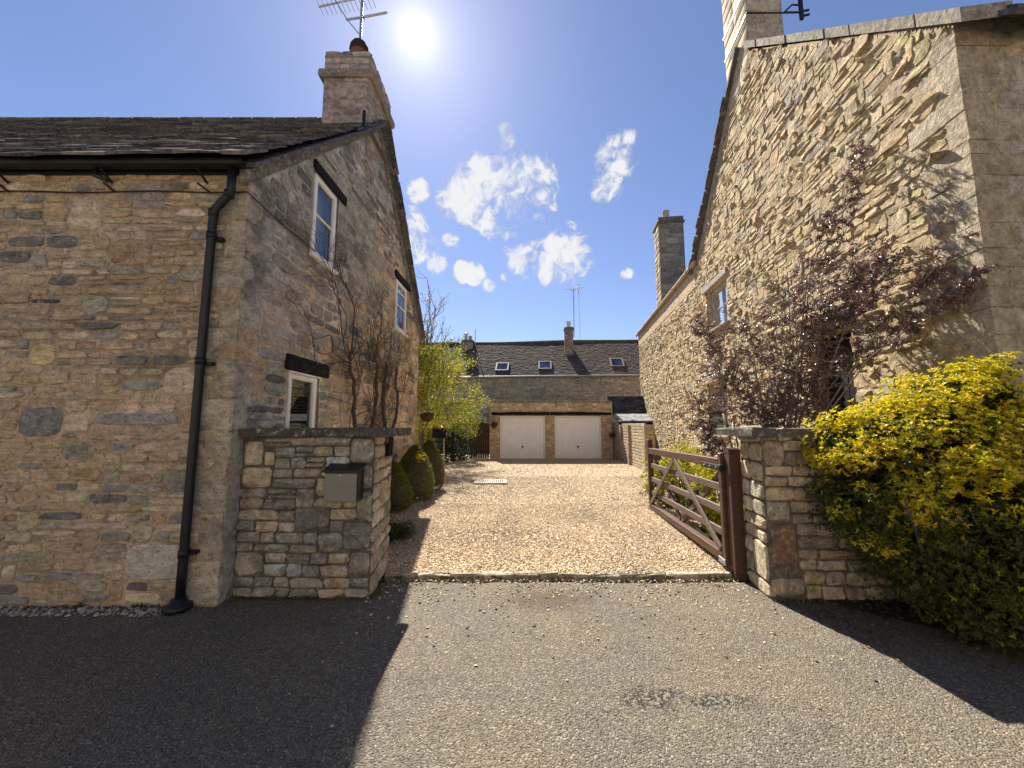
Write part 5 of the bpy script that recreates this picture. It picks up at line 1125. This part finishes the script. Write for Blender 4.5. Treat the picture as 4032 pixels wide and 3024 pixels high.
SH = [(3.42, 3.05, .95, .60, .78), (2.98, 3.24, 1.10, .38, .44), (3.20, 3.04, 1.42, .36, .34), (3.46, 3.05, 1.73, .28, .30), (3.68, 3.0, 1.82, .20, .24), (4.02, 2.88, 1.10, .52, .56), (3.42, 2.95, .50, .50, .45), (3.95, 2.75, .55, .60, .52),
      (2.78, 3.36, 1.40, .18, .16), (3.02, 3.14, 1.52, .24, .18), (4.6, 2.8, .75, .6, .75), (2.96, 3.24, .82, .30, .32), (3.42, 2.85, 1.15, .34, .32), (3.72, 2.82, 1.45, .26, .24)]
SH = [(3.56 + (b[0] - 3.5) * .94, 3.04 + (b[1] - 3.0) * .94, b[2] * .97, b[3] * .92, b[4] * .94) for b in SH]
t = thing('golden_shrub', 'large golden leaved shrub spilling over the right stone wall', 'shrub', (3.6, 3.0, 0))
TCn, P, D, ti = tufts(rng, SH, 1900, 34, (.075, .165))
# sunlit upper left put into leaf colour as yellow new shoots; older shoots green
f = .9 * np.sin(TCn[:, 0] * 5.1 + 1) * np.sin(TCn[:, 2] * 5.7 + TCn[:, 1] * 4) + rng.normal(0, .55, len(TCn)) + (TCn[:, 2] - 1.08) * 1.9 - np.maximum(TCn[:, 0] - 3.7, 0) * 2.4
yellow_shoots = (f > .05)[ti] & (rng.random(len(P)) > .08)
Qa, Ca = rosettes(rng, P[yellow_shoots], D[yellow_shoots], 7, (.020, .040), (.009, .015), [(4, (.66, .54, .025)), (2, (.55, .49, .03)), (1.5, (.40, .40, .03))], 1.0)
Qb, Cb = rosettes(rng, P[~yellow_shoots], D[~yellow_shoots], 6, (.018, .034), (.008, .012), [(3, (.085, .10, .018)), (2, (.13, .14, .022)), (1.5, (.05, .065, .014)), (.2, (.42, .38, .03))], 1.0)
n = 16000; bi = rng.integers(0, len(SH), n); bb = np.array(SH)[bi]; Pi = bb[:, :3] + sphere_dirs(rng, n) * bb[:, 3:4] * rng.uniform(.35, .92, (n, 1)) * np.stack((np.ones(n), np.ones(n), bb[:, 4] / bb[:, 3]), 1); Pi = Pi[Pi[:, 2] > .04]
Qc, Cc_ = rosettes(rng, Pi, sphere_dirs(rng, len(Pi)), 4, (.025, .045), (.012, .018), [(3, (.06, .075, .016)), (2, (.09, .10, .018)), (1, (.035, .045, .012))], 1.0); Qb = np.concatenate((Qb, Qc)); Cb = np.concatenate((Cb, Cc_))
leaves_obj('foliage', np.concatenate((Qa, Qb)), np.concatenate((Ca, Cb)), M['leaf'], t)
mb = MB()
for k in range(16):
    a = rng.uniform(0, 6.28); p0 = np.array([3.6 + rng.normal(0, .15), 3.0 + rng.normal(0, .08), 0]); e = p0 + np.array([rng.normal(0, .45), rng.normal(0, .18), rng.uniform(.8, 1.7)]); mb.tube([p0, (p0 + e) / 2 + rng.normal(0, .06, 3), e], [.022, .015, .006], 6)
mb.obj('stems', M['bark'], t)

# small golden bushes behind the gate
for i, (x, y, r, h, lab) in enumerate(((3.05, 7.3, .50, .95, 'bigger golden bush behind the middle of the open gate'), (3.05, 5.75, .34, .95, 'narrow golden bush behind the hinge end of the open gate'), (3.75, 8.4, .5, 1.05, 'golden bush against the right house wall, topping the gate rail'), (2.80, 4.95, .24, .52, 'lowest golden bush tucked beside the gate post'))):
    bl = [(x, y, h * .5, r, h * .5), (x + .2, y + .25, h * .45, r * .8, h * .42), (x - .12, y - .2, h * .42, r * .7, h * .40)]
    t = thing('golden_bush', lab, 'bush', (x, y, .03), 'golden bushes behind the gate'); TCn, P, D, ti = tufts(rng, bl, 330, 12, (.045, .09))
    yellow_shoots = (rng.normal(0, .5, len(TCn)) + (TCn[:, 2] - h * .35) * 1.6 > .0)[ti]
    Qa, Ca = rosettes(rng, P[yellow_shoots], D[yellow_shoots], 7, (.028, .05), (.012, .018), [(3, (.50, .45, .03)), (2, (.38, .38, .03))]); Qb, Cb = rosettes(rng, P[~yellow_shoots], D[~yellow_shoots], 6, (.028, .05), (.012, .018), [(2, (.10, .125, .025)), (1, (.05, .07, .018))])
    leaves_obj('foliage', np.concatenate((Qa, Qb)), np.concatenate((Ca, Cb)), M['leaf'], t)
    mb = MB(); [mb.tube([(x + rng.normal(0, .05), y + rng.normal(0, .05), 0), (x + rng.normal(0, .2), y + rng.normal(0, .2), h * .7)], [.014, .005], 5) for k in range(7)]; mb.obj('stems', M['bark'], t)

# dark purple-leaved shrub behind the right wall
CL = [(3.04,5.5,2.33,.4),(3.36,5.3,2.83,.42),(3.36,5.2,1.97,.5),(3.72,5,3.22,.36),(3.95,4.7,3.25,.38),(3.72,5,2.51,.48),(3.27,5,1.66,.42),(3.98,4.3,3.22,.28),(4.02,4.0,3.15,.24),(3.92,4.5,2.75,.33),(3.98,4.2,2.46,.25),(2.75,5.5,1.8,.33),(4.02,3.55,3.0,.15),(4.05,3.45,2.71,.15),(4.02,4.3,4.45,.14),(3.98,4.4,4.05,.17),(3.56,4.8,1.77,.35),(3.72,4.6,2.04,.28),(2.85,5.6,2.9,.24),(2.62,5.3,1.45,.2),(2.7,5.1,1.15,.18),(3.0,4.55,.95,.22)]
t = thing('purple_shrub', 'tall dark purple leaved shrub with airy branches against the right house', 'shrub', (3.4, 5.0, .03))
mb = MB(); P, D = [], []
bases = [np.array([3.25 + rng.normal(0, .22), 5.0 + rng.normal(0, .18), .03]) for k in range(7)]
for (x, y, z, r) in CL:
    c = np.array([x, y, z]); b0 = bases[int(np.argmin([np.linalg.norm((b - c)[:2]) + rng.uniform(0, .3) for b in bases]))]
    m1 = b0 + (c - b0) * np.array([.25, .25, .5]) + rng.normal(0, .05, 3); m2 = b0 + (c - b0) * np.array([.62, .62, .8]) + rng.normal(0, .05, 3)
    tip = c + (c - m2) / np.linalg.norm(c - m2) * r * .9
    mb.tube([b0, m1, m2, c, tip], [.014, .010, .007, .005, .002], 6)
    nb = int(13 + 44 * r * 2)
    for k in range(nb):
        d = sphere_dirs(rng, 1)[0] * np.array([1, 1, .75]) + np.array([0, 0, .25]); s0 = c + (m2 - c) * rng.uniform(-.4, .7) + rng.normal(0, r * .25, 3); L_ = r * rng.uniform(.5, 1.25)
        pts = [s0, s0 + d * L_ * .5 + rng.normal(0, .02, 3), s0 + d * L_ + np.array([0, 0, -.10 * L_])]
        for q in pts: q[0] = min(q[0], HX(q[1]) - .06)
        mb.tube(pts, [.005, .0035, .0015], 4, cap=False)
        for s_ in np.linspace(.15, 1, 11):
            q = pts[0] * (1 - s_) ** 2 + 2 * pts[1] * s_ * (1 - s_) + pts[2] * s_ ** 2
            for j in range(4): P.append(q + rng.normal(0, .008, 3)); D.append(d * .6 + rng.normal(0, .7, 3) + np.array([0, 0, -.15]))
mb.obj('branches', M['barkpale'], t)
P = np.array(P); D = np.array(D); n = len(P); P[:, 0] = np.minimum(P[:, 0], 4.2 + .139 * (P[:, 1] - 3.27) - .05)
Q = leaf_arrays(rng, P, D, rng.uniform(.03, .062, n), rng.uniform(.009, .017, n), fold=.12); leaves_obj('foliage', Q, mixcols(rng, n, [(4, (.125, .066, .072)), (2, (.18, .08, .078)), (2, (.12, .092, .098)), (1.2, (.28, .175, .165))], .3), M['purple'], t)

# bare climber trained on the left gable
t = thing('bare_climber', 'leafless twisted climber spread over the left cottage gable', 'climber', (GX(6.4) + .1, 6.4, .0))
mb = MB()
def stay(q, d):
    lo = GX(q[1]) + .03; hi = lo + .16
    if q[0] < lo: q[0] = lo + .01; d[0] = abs(d[0]) * .3
    if q[0] > hi: q[0] = hi; d[0] = -abs(d[0]) * .3
    if q[1] > 9.45: q[1] = 9.45; d[1] *= -.4
    return q, d
for y0, pts in ((5.55, [(5.6, 0), (5.62, .8), (5.75, 1.5), (5.72, 2.1), (5.55, 2.6)]), (6.35, [(6.2, 0), (6.15, .9), (6.45, 1.7), (6.55, 2.4), (6.4, 2.9)]), (6.8, [(6.75, 0), (6.8, 1.0), (7.0, 1.6), (6.9, 2.2), (7.1, 2.7)]), (7.5, [(7.2, 0), (7.35, .9), (7.6, 1.6), (7.7, 2.2), (7.6, 2.7)])):
    Pp = [np.array([GX(y) + .10 + rng.normal(0, .02), y, z]) for y, z in pts]
    xs = np.linspace(0, 1, 5); sm = [np.array([np.interp(s, xs, [p[k] for p in Pp]) for k in range(3)]) + rng.normal(0, .02, 3) for s in np.linspace(0, 1, 17)]
    mb.tube(sm, np.linspace(.046, .022, 17) * rng.uniform(.85, 1.15), 7, cap=False)
    for k in range(9):
        i = rng.integers(7, 17); grow(rng, mb, sm[i], (rng.normal(0, .15), rng.normal(0, .9), rng.uniform(-.15, .9)), rng.uniform(.6, 1.2), .0085, 3, 6, .16, (2, 3), .66, .03, None, stay, 4)
grow(rng, mb, (GX(5.6) + .1, 5.6, 2.6), (0, -.25, 1), 1.05, .012, 3, 8, .14, (2, 3), .55, .08, None, stay, 4)
grow(rng, mb, (GX(5.6) + .1, 5.6, 2.4), (0, -.8, .6), .9, .011, 3, 8, .16, (2, 3), .6, .06, None, stay, 4)
mb.obj('stems', M['bark'], t, True)

# young birch-like tree in the yard
t = thing('birch_tree', 'slender tree with fresh yellow green leaves behind the left cottage', 'tree', (-3.35, 14.2, 0))
mb = MB(); tips = []
mb.tube([(-3.35, 14.2, 0), (-3.33, 14.2, 1.2), (-3.30, 14.2, 2.4)], [.10, .08, .06], 8)
for k in range(26):
    a = rng.uniform(0, 6.28); sp = rng.uniform(.10, .55); h = rng.uniform(2.6, 4.3) * (1 - .35 * sp)
    grow(rng, mb, (-3.33 + rng.normal(0, .04), 14.2 + rng.normal(0, .04), rng.uniform(1.2, 2.4)), (math.cos(a) * sp, math.sin(a) * sp, 1), h, .022, 2, 8, .05, (3, 5), .40, .10, tips, None, 4)
for k in range(26):   # arching side branches low down
    a = rng.uniform(0, 6.28); grow(rng, mb, (-3.33, 14.2, rng.uniform(1.3, 3.0)), (math.cos(a), math.sin(a), .55), rng.uniform(1.2, 1.9), .018, 2, 7, .12, (3, 4), .55, -.04, tips, None, 4)
mb.obj('trunk', M['bark'], t, True)
P, D = [], []
for q, d, dep in tips:
    m_ = 1 if q[2] > 4.4 else 6
    if q[2] > 4.4 and rng.random() < .25: continue
    for j in range(m_): P.append(q + rng.normal(0, .035 if m_ == 1 else .10, 3)); D.append(d * .3 + rng.normal(0, .8, 3))
P = np.array(P); D = np.array(D); n = len(P); print('birch leaves', n)
leaves_obj('crown', leaf_arrays(rng, P, D, rng.uniform(.03, .075, n), rng.uniform(.022, .045, n)), mixcols(rng, n, [(3, (.44, .41, .05)), (2, (.30, .33, .045)), (1.4, (.50, .44, .06)), (1, (.15, .17, .035))], .3), M['leaf'], t)

# feathery conifer and hedge in the far left corner of the yard
CB = [(-2.75, 16.2, 1.95, .62, .55), (-2.15, 16.3, 1.75, .48, .42), (-3.3, 16.3, 1.75, .55, .5), (-1.95, 16.25, 1.42, .36, .34), (-2.4, 16.1, 2.3, .34, .30), (-1.72, 16.2, 1.95, .26, .12), (-1.85, 16.2, 2.25, .22, .14)]
t = thing('conifer', 'bright green feathery conifer above the dark hedge beside the maroon gate', 'tree', (-2.5, 16.3, .03)); TCn, P, D, ti = tufts(rng, CB, 420, 12, (.08, .2), .2)
Qa, Ca = rosettes(rng, P, D, 6, (.05, .10), (.012, .022), [(3, (.20, .26, .03)), (2, (.32, .34, .035)), (2, (.09, .13, .025)), (.8, (.48, .42, .04))], .7); leaves_obj('crown', Qa, Ca, M['leaf'], t)
mb = MB(); mb.tube([(-2.5, 16.3, 0), (-2.5, 16.3, 2.0)], [.09, .03], 8); mb.obj('trunk', M['bark'], t)
HB = [(-3.1 - .55 * k, 16.0 + .06 * k, .62, .55, .75) for k in range(5)] + [(-2.45, 16.4, .55, .50, .65), (-2.05, 16.7, .6, .40, .65)]
t, P, D = bush(rng, 'hedge', 'dark evergreen hedge in the far left corner of the yard', 'hedge', HB, 7000, 0, 0, 0, None, (-3.2, 16.2, .03))
Qa, Ca = rosettes(rng, P, D, 6, (.05, .10), (.02, .035), [(3, (.035, .055, .018)), (2, (.055, .075, .022)), (1, (.02, .035, .014))], .9); leaves_obj('foliage', Qa, Ca, M['yew'], t)
mb = MB(); [mb.tube([(b[0], b[1], 0), (b[0] + .1, b[1], .9)], [.03, .012], 6) for b in HB]; mb.obj('stems', M['bark'], t)
YB_ = [(-3.35, 15.4, 1.25, .38, .32), (-3.7, 15.5, 1.1, .4, .35)]
t, P, D = bush(rng, 'variegated_bush', 'cream and yellow variegated bush below the hanging basket', 'bush', YB_, 1500, 0, 0, 0, None, (-3.5, 15.45, .03)); Qa, Ca = rosettes(rng, P, D, 6, (.05, .09), (.03, .045), [(3, (.58, .48, .08)), (1, (.65, .60, .35)), (1, (.3, .3, .04))], .9); leaves_obj('foliage', Qa, Ca, M['leaf'], t)
mb = MB(); [mb.tube([(-3.5, 15.45, 0), (-3.5 + rng.normal(0, .2), 15.45, 1.1)], [.02, .008], 5) for k in range(5)]; mb.obj('stems', M['bark'], t)

# ================================================================== SMALL YARD THINGS
t = thing('rotary_dryer', 'rotary clothes dryer with yellow lines and a dark cloth hanging on it', 'clothes dryer', (-2.62, 15.0, .03))
mb = MB(); mb.tube([(-2.62, 15, 0), (-2.64, 15, 1.35)], .022, 8); mb.obj('post', M['paleclay'], t)
hub = np.array([-2.64, 15, 1.25]); ends = []
for k, (dx, dy, dz) in enumerate(((-.95, -.25, .32), (.70, .35, .70), (.25, -.85, .45), (-.35, .9, .45))):
    e_ = hub + np.array([dx, dy, dz]); ends.append(e_); mb = MB(); mb.tube([hub, e_], .013, 6); mb.obj('arm', M['galv'], t)
for s_ in (.45, .6, .75, .88, 1.0):
    mb = MB(); pts = [hub + (ends[i] - hub) * s_ for i in (0, 2, 1, 3, 0)]; mb.tube(pts, .009, 5); mb.obj('line', M['cord'], t)
V = []; nx, nz = 10, 6
for j in range(nz):
    for i in range(nx): V.append((-3.06 + .52 * i / (nx - 1), 14.82 + .03 * math.sin(i * 1.3 + j * .5), 1.45 - .42 * j / (nz - 1) + .02 * math.sin(i * .9)))
V2 = [(x_, y_ + .012, z_) for x_, y_, z_ in V]; F = []
for j in range(nz - 1):
    for i in range(nx - 1): a = j * nx + i; F.append([a, a + 1, a + nx + 1, a + nx]); F.append([a + nx * nz, a + nx + nx * nz, a + nx + 1 + nx * nz, a + 1 + nx * nz])
mb = MB(); mb.add(V + V2, F); tag(mb.obj('cloth', M['cloth'], None, True), 'dark cloth draped on the rotary dryer lines', 'cloth')
for i, (x, y, z, r, lab) in enumerate(((-2.13, 9.62, 1.62, .19, 'brown wicker hanging basket at the rear corner of the left cottage'), (-.80, 17.22, 1.42, .16, 'wicker hanging basket on the garage wall left of the doors'), (4.45, 17.2, .98, .14, 'dark hanging basket at the right end of the garage'))):
    t = thing('hanging_basket', lab, 'hanging basket', (x, y, z)); mb = MB(); mb.lathe([(r * .35, 0), (r * .75, r * .35), (r * .97, r * .85), (r, r * 1.15)], (x, y, z), 14); mb.obj('bowl', M['wicker'], t, True)
    n = 160; P = np.array([x, y, z + r * 1.15]) + rng.normal(0, 1, (n, 3)) * np.array([r * .5, r * .5, .03]); leaves_obj('plants', leaf_arrays(rng, P, rng.normal(size=(n, 3)) + np.array([0, 0, .6]), rng.uniform(.03, .06, n), rng.uniform(.015, .03, n)), mixcols(rng, n, [(2, (.06, .07, .02)), (1, (.12, .11, .04)), (.4, (.4, .35, .3))]), M['leaf'], t)['kind'] = 'stuff'
    wy = y + (0 if i == 0 else .18); mb = MB(); mb.tube([(x - (.22 if i == 0 else 0), wy if i else y - .1, z + .5), (x, y, z + .52), (x, y, z + r * 1.1)], .008, 5); mb.obj('bracket', M['rust'], t)
# dead leaves under the shrub and along the verge
n = 900; X = rng.uniform(2.45, 5.0, n); Y = 3.5 - np.abs(rng.normal(0, .38, n)); P = np.stack((X, Y, np.full(n, .014)), 1); D = rng.normal(size=(n, 3)) * np.array([1, 1, .15])
o = stuff(leaves_obj('leaf_litter', leaf_arrays(rng, P, D, rng.uniform(.02, .05, n), rng.uniform(.012, .025, n), np.tile([0, 0, 1.], (n, 1)), .08), mixcols(rng, n, [(2, (.14, .085, .045)), (1, (.07, .05, .035)), (1, (.22, .15, .08))]), M['leaf'], None)); tag(o, 'brown leaf litter below the golden shrub', 'leaf litter')

# weeds and moss in the joints at the wall feet and along the driveway edge
P, L = [], []
for (xa, ya, xb, yb, m_) in ((-6.2, 3.44, -2.9, 3.44, 26), (-2.5, 3.60, -1.3, 3.60, 26), (-1.25, 4.06, 2.2, 4.06, 34), (2.3, 3.54, 4.1, 3.54, 30), (-1.27, 3.65, -1.34, 4.4, 14)):
    for k in range(m_):
        t_ = rng.random(); c = np.array([xa + (xb - xa) * t_, ya + (yb - ya) * t_, .0]); r_ = rng.uniform(.01, .05)
        for j in range(rng.integers(6, 22)): P.append(c + rng.normal(0, 1, 3) * np.array([r_, r_ * .4, 0])); L.append(rng.uniform(.015, .05))
P = np.array(P); L = np.array(L); n = len(P); D = rng.normal(0, .6, (n, 3)); D[:, 2] = rng.uniform(.5, 1.2, n)
o = stuff(leaves_obj('weeds', leaf_arrays(rng, P, D, L, L * .28, fold=.05), mixcols(rng, n, [(2, (.075, .09, .025)), (1, (.13, .12, .04)), (1, (.15, .085, .03))]), M['yew'], None)); tag(o, 'tiny weeds and moss along the wall feet and driveway edge', 'weeds')
